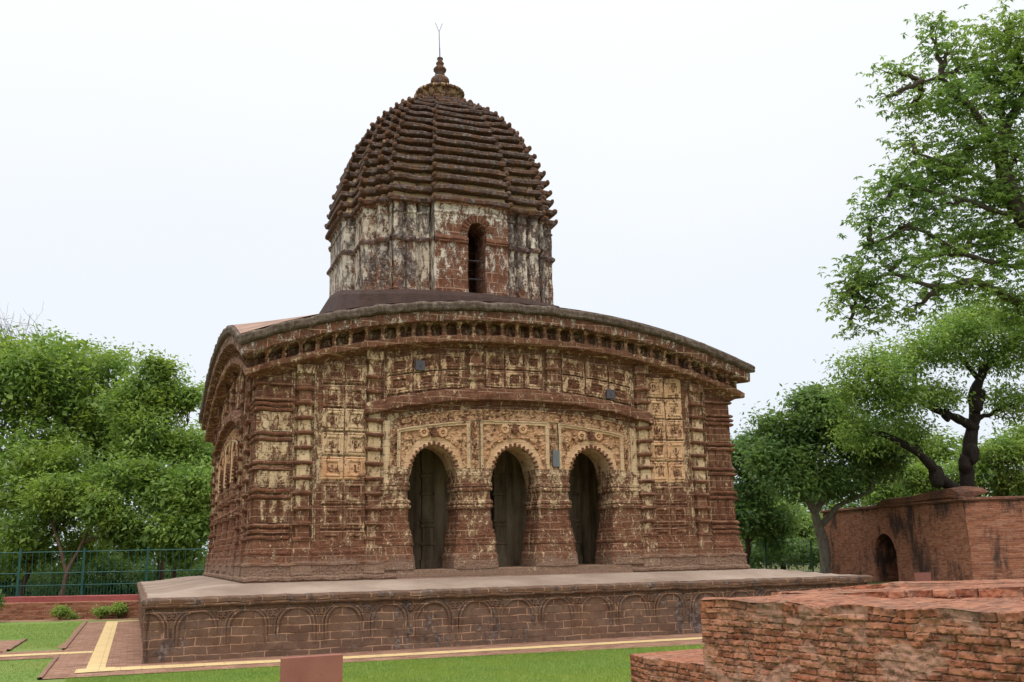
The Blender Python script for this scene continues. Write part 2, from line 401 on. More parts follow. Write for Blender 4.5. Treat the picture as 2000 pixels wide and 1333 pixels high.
def tile(mb, S, u0, u1, z0, z1, seed, d0=0.0, zs=None, nu=18, nz=20, frame=True, sc=1.0, **k):
    rg = np.random.default_rng(seed)
    u = np.linspace(u0, u1, nu); z = np.linspace(z0, z1, nz); U, Z = np.meshgrid(u, z)
    p = (U-(u0+u1)/2)/((u1-u0)/2); q = (Z-(z0+z1)/2)/((z1-z0)/2); r = np.maximum(abs(p), abs(q))
    h = np.zeros_like(U)
    if frame:
        h += 0.020*(sstep(0.50, 0.56, r)*(1-sstep(0.70, 0.78, r))) + 0.014*sstep(0.86, 0.9, r)*(1-sstep(0.94, 1.0, r))
    inn = (1-sstep(0.42, 0.5, r)) if frame else (1-sstep(0.86, 0.98, r))
    f = np.zeros_like(U); R = 0.5 if frame else 0.9
    bl = [(0, R*0.55, R*0.22, R*0.22), (0, 0.0, R*0.3, R*0.45), (rg.uniform(-.3, .3)*R, -R*0.6, R*0.5, R*0.16),
          (-R*0.55, rg.uniform(-.3, .4)*R, R*0.16, R*0.35), (R*0.55, rg.uniform(-.3, .4)*R, R*0.16, R*0.35)]
    for cx, cy, a, b in bl:
        f = np.maximum(f, 1-((p-cx)/a)**2-((q-cy)/b)**2)
    h += inn*(-0.016 + 0.034*np.clip(f*2.5, 0, 1)) + 0.008*inn*(vnoise(U, Z, 24, seed)-.5)
    Z2 = Z if zs is None else Z + zs(U)
    ca = inn*0.9
    kk = dict(k)
    kk['ca'] = ca*kk.get('ca', 1.0)
    mb.grid(S(U, d0+h*sc, Z2), **kk)

ARC = [-1.80, -0.03, 1.74]
AH, ZS = 0.46, 3.33
def arch_z(t): t = np.clip(np.abs(t), 0, 1); return ZS + 0.42*np.sqrt(np.clip(1-t*t, 0, 1)) + 0.06*(1-t)
def zpanel(u): return 4.34 - 1.25*bow(u)      # top of the framed arch panels
CZ = lambda u: 5.95 - 0.95*bow(u)

temple = empty('temple', (CX, CY, ZB), 'dark red laterite temple with curved eaves, three arches and one ridged tower', 'temple')
lat = MAT['lat']; WB = 0.012
def P_(mb, name, mat=lat, smooth=False, wob=WB, pf=plf): return mb.build(name, mat, temple, smooth, wob, pf)

def pillar_levels():
    return [(1.33, .48, .14), (1.58, .47, .13), (1.62, .445, .11), (1.78, .425, .09), (1.80, .44, .105), (1.84, .44, .105), (1.86, .42, .085),
            (1.99, .415, .08), (2.01, .40, .07), (2.08, .405, .075), (2.10, .38, .055), (2.24, .375, .05), (2.26, .355, .035), (2.50, .35, .03),
            (2.52, .385, .065), (2.56, .395, .075), (2.60, .37, .05), (2.62, .39, .07), (2.67, .385, .065), (2.69, .35, .03), (2.86, .35, .03),
            (2.88, .385, .065), (2.92, .39, .07), (2.95, .36, .04), (2.97, .385, .065), (3.02, .385, .065), (3.05, .36, .035), (3.17, .375, .04),
            (3.19, .39, .05), (3.24, .39, .05), (3.26, .405, .035), (3.335, .42, .035)]

def facade(k, full):
    S = side(k); blind = k != 0
    # wall
    mb = MB()
    for (a, b) in ((-5.33, -2.56), (2.56, 5.33)):
        u = np.linspace(a, b, 70); t = np.linspace(0, 1, 90); U, T = np.meshgrid(u, t)
        Z = ZB + (CZ(U)+0.1-ZB)*T
        h = 0.012*(vnoise(U, Z, 9, 3+k)-.5)
        mb.grid(S(U, h, Z), ca=.3)
    u = np.linspace(-2.56, 2.56, 110); t = np.linspace(0, 1, 50); U, T = np.meshgrid(u, t)
    Z = (zpanel(U)-.02) + (CZ(U)+0.1-zpanel(U)+.02)*T
    mb.grid(S(U, 0.012*(vnoise(U, Z, 9, 3+k)-.5), Z), ca=0.35)
    if blind:
        u = np.linspace(-2.6, 2.6, 60); t = np.linspace(0, 1, 60); U, T = np.meshgrid(u, t)
        mb.grid(S(U, -0.22, ZB+(4.3-ZB)*T), ca=0.5)
    P_(mb, 'wall', wob=0.0)
    # base mouldings
    for (a, b) in (((-5.33, -2.25), (2.2, 5.33)) if not blind else ((-5.33, 5.33),)):
        mb = MB()
        pr = [(0.10, ZB-.02), (.12, 1.165), (.15, 1.19), (.15, 1.24), (.11, 1.27), (.105, 1.45), (.125, 1.46), (.125, 1.49), (.085, 1.52), (.075, 1.66), (.085, 1.67), (.085, 1.70), (.055, 1.73), (.04, 1.86), (.0, 1.95)]
        n = 60; t = np.linspace(0, 1, n); P = np.zeros((n, len(pr), 3))
        for j, (d, z) in enumerate(pr):
            dq = d+.02*(d > .05); aa = a-dq if a < -5.3 else a; bb = b+dq if b > 5.3 else b
            uu = aa+(bb-aa)*t
            stepd = 0.02*((np.abs(np.abs(uu)-4.43) < .23) | (np.abs(np.abs(uu)-3.04) < .23) | (np.abs(uu) > 4.78))
            P[:, j] = S(uu, d+stepd*(d > .05), z)
        mb.grid(P, ca=0.45, pl=0.36); P_(mb, 'base_moulding')
    # corner pier mouldings
    rolls = [1.98, 2.09, 2.20, 2.74, 2.86, 3.28, 3.39, 3.84, 3.95, 4.42, 4.52, 4.62, 4.93]
    for sg in (-1, 1):
        mb = MB(); e = 0.004*k
        for z in rolls:
            pr = [(-.01, z-.045), (.035, z-.04), (.055+e, z-.02), (.058+e, z+.01), (.035, z+.035), (-.01, z+.04)]
            n = 12; t = np.linspace(0, 1, n); P = np.zeros((n, len(pr), 3))
            for j, (d, zz) in enumerate(pr):
                uu = 4.66+(5.33+max(d, 0)-4.66)*t; P[:, j] = S(sg*uu, d, zz)
            mb.grid(P, pl=0.24 if sg < 0 else 0.16, ca=0.3); mb.fan(P[0], pl=.3)
        for z0, z1 in ((2.26, 2.68), (2.92, 3.23), (3.44, 3.79), (4.0, 4.37)):
            for q in range(3):
                u0 = 4.70+q*.2; pv = (0.55 if z0 > 2.8 else 0.40) if sg < 0 else 0.28
                if k: pv = 0.28
                fbox(mb, S, sg*u0, sg*(u0+.15), -.02, .022+e, z0, z1, pl=pv)
                fbox(mb, S, sg*(u0+.035), sg*(u0+.115), -.02, .036+e, z0+.04, z1-.04, pl=pv)
        P_(mb, 'corner_pier')
    # pilasters
    for uc in (-4.43, -3.04, 3.04, 4.43):
        mb = MB(); ztop = float(CZ(uc))-.02
        lv = [(1.28, .20, .15), (1.45, .195, .14), (1.47, .205, .16), (1.50, .205, .16), (1.53, .185, .13), (1.75, .18, .12), (1.78, .165, .11), (1.84, .16, .10)]
        zz = 1.90; j = 0
        while zz < ztop-.34:
            w = .125 if j % 2 == 0 else .12
            lv += [(zz, .16, .10, .3), (zz+.025, .178, .125, .18), (zz+.055, .182, .13, .18), (zz+.08, .16, .10, .25), (zz+.085, w, .075), (zz+.27, w, .07)]
            zz += .29; j += 1
        lv += [(ztop-.2, .13, .08), (ztop-.17, .17, .12), (ztop, .18, .13)]
        floft(mb, S, uc, lv)
        for q in (-.245, -.205, .205, .245):
            fbox(mb, S, uc+q-.014, uc+q+.014, -.01, .02, 1.9, float(CZ(uc+q))-.06, pl=.46)
        P_(mb, 'pilaster')
    # relief panels beside the arches
    if full:
        sd = 10+100*k
        for sg in (-1, 1):
            for c in (3.41, 3.86):
                for r in range(8):
                    z0 = 1.64+.476*r; sd += 1
                    if z0+.45 > CZ(c)-.02: continue
                    if k == 0 and sg < 0: pl_, pe_ = [(0.36, .6), (.37, .3), (.40, .2), (.66, 1), (.60, .3), (.58, .1), (.44, .1), (.43, .1)][r]
                    elif k == 0: pl_, pe_ = [(0.34, .6), (.34, .3), (.38, .3), (.62, .9), (.64, .8), (.55, .8), (.60, .7), (.60, .6)][r]
                    else: pl_, pe_ = .38, .4
                    mb = MB(); tile(mb, S, sg*c-.212, sg*c+.212, z0+.01, z0+.455, sd, d0=.022, pl=pl_, pe=pe_)
                    tile_edges(mb, S, sg*c-.212, sg*c+.212, z0+.01, z0+.455, .022, pl_, pe_)
                    P_(mb, 'relief_panel', wob=0.006)
        zs = lambda U: -1.15*bow(U)
        for (a, b) in ((-2.8, -1.1), (-.66, .66), (1.1, 2.8)):
            n = 3; w = (b-a)/n
            for r in range(2):
                for i in range(n):
                    sd += 1; mb = MB(); u0 = a+i*w
                    tile(mb, S, u0+.02, u0+w-.02, 5.05+r*.40, 5.42+r*.38, sd, d0=.03, zs=zs, nu=22, sc=.7, pl=.47, pe=.35)
                    P_(mb, 'relief_panel', wob=0.006)
    # upper short pilasters over the doorway band
    for uc in (-.88, .88):
        mb = MB(); zo = -1.15*float(bow(uc))
        lv = [(5.0, .15, .11), (5.13, .15, .11), (5.15, .125, .08)]
        for zz in (5.17, 5.47, 5.72):
            lv += [(zz, .13, .09), (zz+.03, .165, .13), (zz+.07, .165, .13), (zz+.09, .13, .085)]
        lv += [(5.86, .13, .085), (5.88, .15, .12), (5.96, .15, .12)]
        floft(mb, S, uc, lv, zoff=zo); P_(mb, 'short_pilaster')
    # band over the arches
    mb = MB()
    fsweep(mb, S, -3.25, 3.25, [(-.02, 4.66, 1.25), (.03, 4.68, 1.25), (.05, 4.74, 1.25), (.16, 4.755, 1.25), (.18, 4.775, 1.25), (.18, 4.88, 1.27), (.15, 4.90, 1.27), (.14, 4.99, 1.28), (.10, 5.02, 1.28), (-.02, 5.03, 1.28)], 0, 70, pl=0.30)
    P_(mb, 'arcade_hood')
    # frieze and frames of the arch panels
    mb = MB()
    u = np.linspace(-2.56, 2.56, 200); t = np.linspace(0, 1, 14); U, T = np.meshgrid(u, t)
    zl = zpanel(U)+.01; zt = 4.58-1.25*bow(U)
    rel = 0.03*sstep(.45, .6, vnoise(U, T*.2, 22, 5))
    rel = np.where((T < .12) | (T > .9), .045, rel+.012)
    mb.grid(S(U, rel, zl+(zt-zl)*T), ca=.7, pl=.70, pe=.8)
    P_(mb, 'carved_frieze', wob=.004)
    if k == 0 or full:
        for i, c in enumerate(ARC):
            # panel with arch opening
            mb = MB(); hw = .775
            u = np.sort(np.unique(np.concatenate([np.linspace(c-hw, c+hw, 92), c+AH*np.sin(np.linspace(-math.pi/2, math.pi/2, 41))])))
            t = np.linspace(0, 1, 54); U, T = np.meshgrid(u, t)
            tt = (U-c)/AH; zlo = np.where(np.abs(tt) < 1, arch_z(tt), ZS); zhi = zpanel(U)
            Z = zlo+(zhi-zlo)*T
            dist = np.sqrt(((U-c)/1.0)**2+((Z-ZS)*0.98)**2)-.46
            band_ = (dist < .17)
            rel = .035*sstep(.42, .62, vnoise(U+3*i, Z, 13, 17+i)) + .012*vnoise(U, Z, 34, 4+i)
            for mcx in (c-.21, c+.19):
                mz = zpanel(c)-.175; rr = np.sqrt((U-mcx)**2+(Z-mz)**2)
                rel = np.where(rr < .125, .03+.03*sstep(.115, .09, rr)*(1-sstep(.045, .03, rr))+.03*(rr < .025), rel)
            rel = np.where(band_, .012+.02*(1-sstep(.02, .07, dist)), rel)
            fr = (np.abs(U-c) > hw-.075) | (Z > zhi-.085)
            fr2 = (np.abs(U-c) > hw-.03) | (Z > zhi-.035)
            rel = np.where(fr, .055, rel); rel = np.where(fr2, .075, rel)
            flat = fr | band_
            mb.grid(S(U, rel, Z), pl=np.where(fr, .74, np.where(band_, .78, .74)), pe=np.where(fr, .05, np.where(band_, .6, .95)), ca=np.where(flat, 0.05, np.where(rel > .045, .15, .6)))
            pan = P_(mb, 'arch_panel', wob=.004)
            if not blind:
                mb = MB(); t = np.linspace(-1, 1, 41); ts = np.sin(t*math.pi/2); d = np.linspace(.03, -.72, 10)
                P = np.zeros((41, 10, 3))
                for j in range(10): P[:, j] = S(c+AH*ts, d[j], arch_z(ts))
                mb.grid(P, pl=.66, pe=.1)
                o = mb.build('arch_soffit', lat, pan, True, 0.0, plf)
                mb = MB()   # inner plate behind the arch
                u = c+np.linspace(-.9, .9, 61); t2 = np.linspace(0, 1, 4); U, T = np.meshgrid(u, t2); tt = (U-c)/AH
                zlo = np.where(np.abs(tt) < 1, arch_z(tt), ZS); mb.grid(S(U, -.72, zlo+(4.3-zlo)*T), pl=.5)
                mb.build('inner_wall', lat, pan, False, 0.0, plf)
            mb = MB()   # toothed edge
            ts_ = np.sin(np.linspace(-1.48, 1.48, 31)); P = np.zeros((31, 2, 3)); P[:, 0] = S(c+AH*ts_, .002, arch_z(ts_)-.004); P[:, 1] = S(c+AH*ts_*1.07, .03, ZS+(arch_z(ts_)-ZS)*1.07); mb.grid(P, pl=.5)
            for a in np.linspace(-84, 84, 15):
                r = math.radians(a); ts = math.sin(r); uu = c+AH*ts*1.0; z = float(arch_z(ts))
                nx, nz_ = math.sin(r)*.9, math.cos(r); L = math.hypot(nx, nz_); nx /= L; nz_ /= L; tx, tz = nz_, -nx
                pts = []
                for dd in (0.0, .075):
                    for (al, ac) in ((-.012, -.019), (-.012, .019), (.045, .024), (.066, 0), (.045, -.024)):
                        pts.append(S(uu+nx*al+tx*ac, dd, z+nz_*al+tz*ac))
                mb.add(np.array(pts), [(0, 1, 6, 5), (1, 2, 7, 6), (2, 3, 8, 7), (3, 4, 9, 8), (4, 0, 5, 9)], pl=.05)
                mb.add(np.array(pts), [(5, 6, 7, 8, 9)], pl=.05)
            mb.build('arch_teeth', lat, pan, False, 0.0, plf)
            # boss over the crown
            mb = MB()
            for j, (w, zz) in enumerate(((.05, .10), (.075, .15), (.045, .20), (.03, .25))):
                fbox(mb, S, c-w, c+w, 0.0, .11-.01*j, zpanel(c)-.36+zz, zpanel(c)-.36+zz+.05, pl=.1)
            mb.build('crown_boss', lat, pan, False, 0.004, plf)
        # carved strips between panels
        for uc in (-2.62, -.915, .855, 2.57):
            for r in range(5):
                z0 = ZS+.01+r*.195
                if z0+.18 > zpanel(uc)+.03: continue
                mb = MB(); tile(mb, S, uc-.088, uc+.088, z0, z0+.18, 900+r+int(uc*10), d0=.035, nu=14, nz=14, frame=False, pl=.66, pe=.9, ca=.8)
                tile_edges(mb, S, uc-.088, uc+.088, z0, z0+.18, .035, .5, .8)
                P_(mb, 'carved_block', wob=.004)
            mb = MB(); fbox(mb, S, uc-.11, uc+.11, -.72, .02, ZS-.01, float(zpanel(uc))+.02, pl=.68); P_(mb, 'plaster_strip', wob=0)
        for sg in (-1, 1):
            mb = MB(); fbox(mb, S, sg*2.72, sg*2.86, -.01, .03, 2.75, float(zpanel(2.8))+.22, pl=.64)
            fbox(mb, S, sg*2.75, sg*2.83, -.01, .045, 2.8, float(zpanel(2.8))+.18, pl=.66); P_(mb, 'plaster_strip', wob=.006)
    # cornice
    mb = MB()
    fsweep(mb, S, 0, 0, [(-.02, 5.90, .95), (.05, 5.915, .95), (.09, 5.94, .95), (.13, 5.955, .95), (.25, 5.965, .95), (.28, 5.985, .95), (.285, 6.09, .96), (.25, 6.115, .96), (.14, 6.13, .96)], 0, 90, True, pl=.33, mo=.08)
    P_(mb, 'string_course')
    mb = MB()
    u = np.linspace(-1, 1, 340); t = np.linspace(0, 1, 14); U, T = np.meshgrid(u, t)
    nper = 34; ph = (U*.5+.5)*nper; q = np.abs(ph-np.floor(ph)-.5)*2   # 0 centre of niche .. 1 at column
    arch = np.sqrt(np.clip(1-q**2, 0, 1))
    top = .22+.11*arch
    dn = np.where((T*.36 < top) & (q < .88), .04, .20)
    dn = .12+(dn-.04)*1.0*1.0 - .09
    Z = 6.12+.33*T-(.96+.06*T)*bow(U*5.4)
    mb.grid(S(U*(5.33+.12), dn, Z), pl=.42, mo=.40, pe=.3)
    niche = P_(mb, 'niche_row', wob=.004)
    ncol = []
    for i in range(1, nper):
        ub = (i/nper*2-1); uc = ub*(5.33+.2); zo = -.99*float(bow(ub*5.4))
        c = MB() if k < 2 else (ncol or [MB()])[0]
        lv = [(6.11, .05, .25), (6.16, .05, .25), (6.165, .032, .225), (6.23, .042, .24), (6.28, .03, .22), (6.33, .04, .235), (6.35, .055, .26), (6.38, .07, .28), (6.44, .085, .30)]
        floft(c, S, uc, lv, dback=.05, zoff=zo, pl=.40, pe=.6)
        if k < 2: P_(c, 'niche_column', wob=.006)
        else: ncol = [c]
    if ncol: P_(ncol[0], 'niche_columns', wob=.006)
    mb = MB()
    fsweep(mb, S, 0, 0, [(.05, 6.375, 1.01), (.28, 6.385, 1.01), (.35, 6.395, 1.02), (.385, 6.41, 1.02), (.39, 6.60, 1.03), (.30, 6.62, 1.03)], 0, 110, True, pl=.34, mo=.12)
    P_(mb, 'fascia', MAT['tow'])
    mb = MB()
    fsweep(mb, S, 0, 0, [(.20, 6.60, 1.03), (.40, 6.615, 1.03), (.455, 6.63, 1.04), (.47, 6.66, 1.04), (.462, 6.70, 1.04), (.475, 6.73, 1.04), (.47, 6.77, 1.04), (.44, 6.80, 1.04), (.36, 6.82, 1.03)], 0, 140, True, pl=0, mo=.62)
    P_(mb, 'eave_slab', MAT['eave'], True, .018)

def tile_edges(mb, S, u0, u1, z0, z1, d, pl_, pe_):
    fbox(mb, S, u0, u1, -.02, d-.006, z0, z1, pl=pl_, pe=pe_)

for k in range(4): facade(k, k < 2)

# pillars and threshold of the front porch
S0 = side(0)
for k in (0, 1):
    Sk = side(k)
    for uc in (-2.67, -.915, .855, 2.61):
        mb = MB(); L = []
        for z, w, d in pillar_levels():
            di = -.70-(w-.36)*.6 if k == 0 else -.25
            L.append([Sk(uc-w, di, z), Sk(uc-w, d-.06, z), Sk(uc-w+.06, d, z), Sk(uc, d+.003, z), Sk(uc+w-.06, d, z), Sk(uc+w, d-.06, z), Sk(uc+w, di, z), Sk(uc, di, z)])
        P = np.array(L); n, m = P.shape[:2]
        plv = np.repeat(np.interp([l[0] for l in pillar_levels()], [1.3, 1.7, 2.2, 2.45, 2.6, 3.0, 3.34], [.42, .42, .36, .38, .50, .54, .58])[:, None], m, 1)
        mb.grid(P, closed=True, pl=plv-.15*k, ca=.35); mb.fan(P[-1], pl=.4)
        P_(mb, 'pillar', wob=.014)
mb = MB()
fbox(mb, S0, -2.6, 2.55, -2.15, .13, ZB, 1.33, pl=.38); fbox(mb, S0, -2.6, 2.55, -.1, .17, ZB-.01, 1.25, pl=.30)
P_(mb, 'threshold', wob=.014)
# porch interior
s = NT('shade_darkened_limewash'); P = s.pos(); st = s.noise(s.vscale(P, (1, 1, .2)), 3.5, 8, .65)  # streaky limewash, its colour darkened to paint in the porch shade
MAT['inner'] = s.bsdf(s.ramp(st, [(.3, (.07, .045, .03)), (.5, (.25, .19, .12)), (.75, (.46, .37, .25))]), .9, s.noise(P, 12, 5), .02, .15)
mb = MB()
U, T = np.meshgrid(np.linspace(-2.75, 2.7, 80), np.linspace(0, 1, 50))
dd = -2.12+.05*(np.abs(np.sin(U*7.5)) > .6)
mb.grid(S0(U, dd, 1.32+2.9*T), pl=.50, ca=.3, mo=.50)
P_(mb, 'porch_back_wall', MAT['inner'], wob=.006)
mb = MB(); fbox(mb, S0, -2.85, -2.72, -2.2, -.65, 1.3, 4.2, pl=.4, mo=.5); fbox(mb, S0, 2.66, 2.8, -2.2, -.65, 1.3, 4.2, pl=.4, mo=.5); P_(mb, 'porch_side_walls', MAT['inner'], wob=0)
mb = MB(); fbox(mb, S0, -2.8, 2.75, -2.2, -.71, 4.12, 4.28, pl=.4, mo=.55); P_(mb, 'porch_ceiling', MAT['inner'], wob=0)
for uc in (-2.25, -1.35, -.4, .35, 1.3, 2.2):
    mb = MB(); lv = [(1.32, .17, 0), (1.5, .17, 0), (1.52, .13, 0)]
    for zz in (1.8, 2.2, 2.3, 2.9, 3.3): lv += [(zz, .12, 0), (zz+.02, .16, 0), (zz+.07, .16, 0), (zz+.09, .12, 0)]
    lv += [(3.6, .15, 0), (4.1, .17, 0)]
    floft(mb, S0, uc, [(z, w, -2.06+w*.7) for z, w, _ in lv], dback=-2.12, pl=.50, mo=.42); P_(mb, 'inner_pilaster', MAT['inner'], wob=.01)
MAT['dark'] = plain('dark_timber', (0.03, 0.02, 0.015), 0.8)  # near-black brown timber for the inner door
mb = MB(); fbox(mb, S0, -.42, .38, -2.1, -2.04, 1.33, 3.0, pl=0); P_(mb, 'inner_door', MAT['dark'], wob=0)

# metal plates bolted to the front
MAT['plate'] = plain('grey_metal', (0.075, 0.065, 0.075), 0.6)
MAT['glassy'] = plain('plaque_grey', (0.13, 0.14, 0.14), 0.25)
for (px, py) in ((821, 714), (1193, 770)):
    q = at(px, py, 20); d = q-CAM; t = (CY-5.33-.09-CAM[1])/d[1]; q = CAM+d*t
    mb = MB(); x, z = q[0], q[2]; y = CY-5.33-.06
    mb.box(x-.1, x+.1, y-.04, y+.12, z-.1, z+.1); mb.lathe((x, y-.04, z), [(0, -.02), (.018, -.02), (.018, .02), (0, .02)], 10)
    o = mb.build('metal_plate', MAT['plate'], temple)
q = at(1086, 896, 20); d = q-CAM; t = (CY-5.33-.07-CAM[1])/d[1]; q = CAM+d*t
mb = MB(); mb.box(q[0]-.075, q[0]+.075, CY-5.33-.09, CY-5.33-.02, q[2]-.175, q[2]+.175)
mb.build('metal_plaque', MAT['glassy'], temple)

# roof surface
def broof(s): return 1-np.abs(s)**2.2
sx = np.linspace(-1, 1, 90); X, Y = np.meshgrid(sx, sx)
bx_, by_ = broof(X), broof(Y); Z = 5.79+1.03*(bx_+by_-.86*bx_*by_)
mb = MB(); mb.grid(np.stack([CX+X*5.74, CY+Y*5.74, Z], -1), pl=.1)
s = NT('salmon_roof_plaster'); P = s.pos()
c = s.ramp(s.noise(P, 2.5, 8, 0.65), [(0.3, (0.17, 0.10, 0.075)), (0.6, (0.35, 0.225, 0.17))]); MAT['salmon'] = s.bsdf(c, .9, s.noise(P, 20, 4), .01, .2)
mb.build('roof', MAT['salmon'], temple, True)

# ------------------------------------------------------------------ tower
TX, TY = 7.11, CY
def plan(grooves=True):
    # quarter outline between 45 degrees either side of the front, as (a, b): a across, b outward
    h = []
    def strips(a0, a1, b, n):
        w = (a1-a0)/n
        for i in range(n):
            x0 = a0+i*w
            if grooves: h.extend([(x0, b-.10), (x0+.025, b-.10), (x0+.06, b), (x0+w-.06, b), (x0+w-.025, b-.10), (x0+w, b-.10)])
            else: h.extend([(x0, b), (x0+w, b)])
    R0, R1, R2 = 2.80, 2.52, 2.20
    h.append((-2.15, R2)); h.append((-1.95, R2)); h.append((-1.95, R1))
    strips(-1.95, -.95, R1, 3); h.append((-.95, R0)); h.append((-.5, R0)); h.append((0, R0)); h.append((.5, R0)); h.append((.95, R0))
    strips(.95, 1.95, R1, 3); h.append((1.95, R1)); h.append((1.95, R2)); h.append((2.15, R2))
    h = np.array(h); out_ = []
    for r in range(4):
        c, s_ = [(1, 0), (0, 1), (-1, 0), (0, -1)][r]
        # front outward = -y ; go counter clockwise
        x = h[:, 0]; y = -h[:, 1]
        out_.append(np.stack([x*c-y*s_, x*s_+y*c], 1))
    return np.vstack(out_)
PG = plan(True); PS = plan(False)
def ring(pl_, sc, z, off=0.0):
    r = np.linalg.norm(pl_, axis=1)[:, None]
    q = pl_*(sc+off/r)
    return np.column_stack([TX+q[:, 0], TY+q[:, 1], np.full(len(q), z)])
def plt(V):
    x, y, z = V.T
    p = .54+.20*(vnoise((x*1.0+y)*1.7, z*.5, 1.6, 9)-.5)
    p -= .14*sstep(8.9, 7.9, z)*vnoise(x+y, z, 1.3, 12)*1.5
    p -= .16*((np.abs(x-7.24) < 1.0) & (y < TY-2.6))*sstep(9.9, 9.5, z)
    p -= .3*((z > 9.07) & (z < 9.2))+.3*(z > 10.04)
    return p
mb = MB()
prof = [(7.2, 0.0), (7.9, .02), (7.95, .0), (9.02, .0), (9.06, .02), (9.10, .08), (9.16, .09), (9.19, .06), (9.23, .0), (9.8, .0), (9.82, .03), (9.86, .03), (9.88, .0), (10.0, 0), (10.05, .05), (10.10, .10), (10.14, .16)]
zz = []
for i in range(len(prof)-1):
    n = max(1, int((prof[i+1][0]-prof[i][0])/.12)); 
    for j in range(n): f = j/n; zz.append((prof[i][0]*(1-f)+prof[i+1][0]*f, prof[i][1]*(1-f)+prof[i+1][1]*f))
zz.append(prof[-1])
# subdivide plan edges so that attributes vary
P = np.array([ring(PG, 1.0, z, o) for z, o in zz])
moa = np.clip(.33+.30*vnoise((P[..., 0]+P[..., 1])*2.2, P[..., 2]*.7, 1, 31)+.12*((P[..., 2] > 9.07) & (P[..., 2] < 9.2)), 0, 1)
# leave the window opening out of the wall
a = P.reshape(-1, 3)
mbw = MB(); n, m = P.shape[:2]
WX0, WX1, WZ0, WZ1, WZ2 = 7.24-.23, 7.24+.23, 7.82, 9.36, 9.62
idx = [i for i in range(m) if abs(P[0, i, 1]-P[0, :, 1].min()) < .01]
front = np.zeros(m, bool); front[idx] = True
i = np.arange(n-1)[:, None]*m + np.arange(m)[None, :]; j = np.arange(n-1)[:, None]*m + (np.arange(m)[None, :]+1) % m
F = np.stack([i, j, j+m, i+m], -1)
keep = ~(front[np.arange(m)] & front[(np.arange(m)+1) % m])
F = F[:, keep].reshape(-1, 4)
sh_ = np.array([math.sin(int(i_/6+.34)*12.9)*.5+.5 for i_ in range(m)]); tm = moa-.03+.17*sh_[None, :]*np.where(P[..., 2] > 9.1, 1.0, .55)
mbw.add(a, F, mo=tm.reshape(-1))
# front rib face with arched window
uu = np.unique(np.concatenate([np.linspace(TX-.95, WX0, 10), 7.24+.23*np.sin(np.linspace(-math.pi/2, math.pi/2, 17)), np.linspace(WX1, TX+.95, 9)]))
def wz(x): t = np.clip((x-7.24)/.23, -1, 1); return WZ1+.27*np.sqrt(np.clip(1-t*t, 0, 1))
offs = lambda z: np.interp(z, [q[0] for q in prof], [q[1] for q in prof])
for lo in (False, True):
    cols = uu if not lo else uu
    t = np.linspace(0, 1, 40); X, T = np.meshgrid(cols, t)
    if not lo:
        inside = (X > WX0+1e-6) & (X < WX1-1e-6)
        z0 = np.where((X >= WX0-1e-6) & (X <= WX1+1e-6), wz(X), WZ1); Z = z0+(10.10-z0)*T
    else:
        for (c0, c1) in ((TX-.95, WX0), (WX1, TX+.95)):
            X, T = np.meshgrid(np.linspace(c0, c1, 10), t); Z = 7.2+(WZ1-7.2)*T
            mbw.grid(np.stack([X, TY-2.80-offs(Z), Z], -1), mo=.34)
        X, T = np.meshgrid(np.linspace(WX0, WX1, 3), t[:4]); Z = 7.2+(WZ0-7.2)*T/T.max()
    mbw.grid(np.stack([X, TY-2.80-offs(Z), Z], -1), mo=.36)
tower = mbw.build('tower_wall', MAT['tow'], temple, False, .012, plt)
def T_(mb, name, mat=None, smooth=False, wob=.012, pf=plt): return mb.build(name, mat or MAT['tow'], tower, smooth, wob, pf)
mb = MB()
yf = TY-2.80
x_ = np.concatenate([[WX0]*2, 7.24+.23*np.sin(np.linspace(-math.pi/2, math.pi/2, 17)), [WX1]*2]); z_ = np.concatenate([[WZ0, 8.6], wz(7.24+.23*np.sin(np.linspace(-math.pi/2, math.pi/2, 17))), [8.6, WZ0]])
P = np.zeros((len(x_), 3, 3))
for j, y in enumerate((yf, yf+.4, yf+.8)): P[:, j] = np.stack([x_, np.full(len(x_), y), z_], -1)
mb.grid(P, pl=.3); mb.box(WX0-.5, WX1+.5, yf+1.5, yf+1.6, 7.3, 10, pl=.2); mb.box(WX0, WX1, yf, yf+1.5, WZ0-.1, WZ0, pl=.2)
mb.box(WX0-.55, WX0-.5, yf+.75, yf+1.55, 7.3, 10, pl=.2); mb.box(WX1+.5, WX1+.55, yf+.75, yf+1.55, 7.3, 10, pl=.2); mb.box(WX0-.5, WX1+.5, yf+.75, yf+1.5, 9.95, 10, pl=.2)
win = T_(mb, 'window', wob=0)
mb = MB()
for z in (8.25, 8.72): mb.tube([(WX0-.02, yf+.25, z), (WX1+.02, yf+.25, z)], .012, 6)
mb.build('window_bar', MAT['plate'], win)
mb = MB()   # brick voussoirs round the window head
for a in np.linspace(-80, 80, 11):
    r = math.radians(a); pts = []
    for y in (yf-.03, yf+.05):
        for rad, da in ((.245, -5.2), (.245, 5.2), (.42, 6.3), (.42, -6.3)):
            rr = math.radians(a+da); pts.append((7.24+rad*math.sin(rr), y, WZ1+rad*1.1*math.cos(rr)))
    mb.add(pts, [(0, 1, 2, 3), (0, 4, 5, 1), (1, 5, 6, 2), (2, 6, 7, 3), (3, 7, 4, 0)], pl=.12)
T_(mb, 'window_head', wob=.006).parent = tower
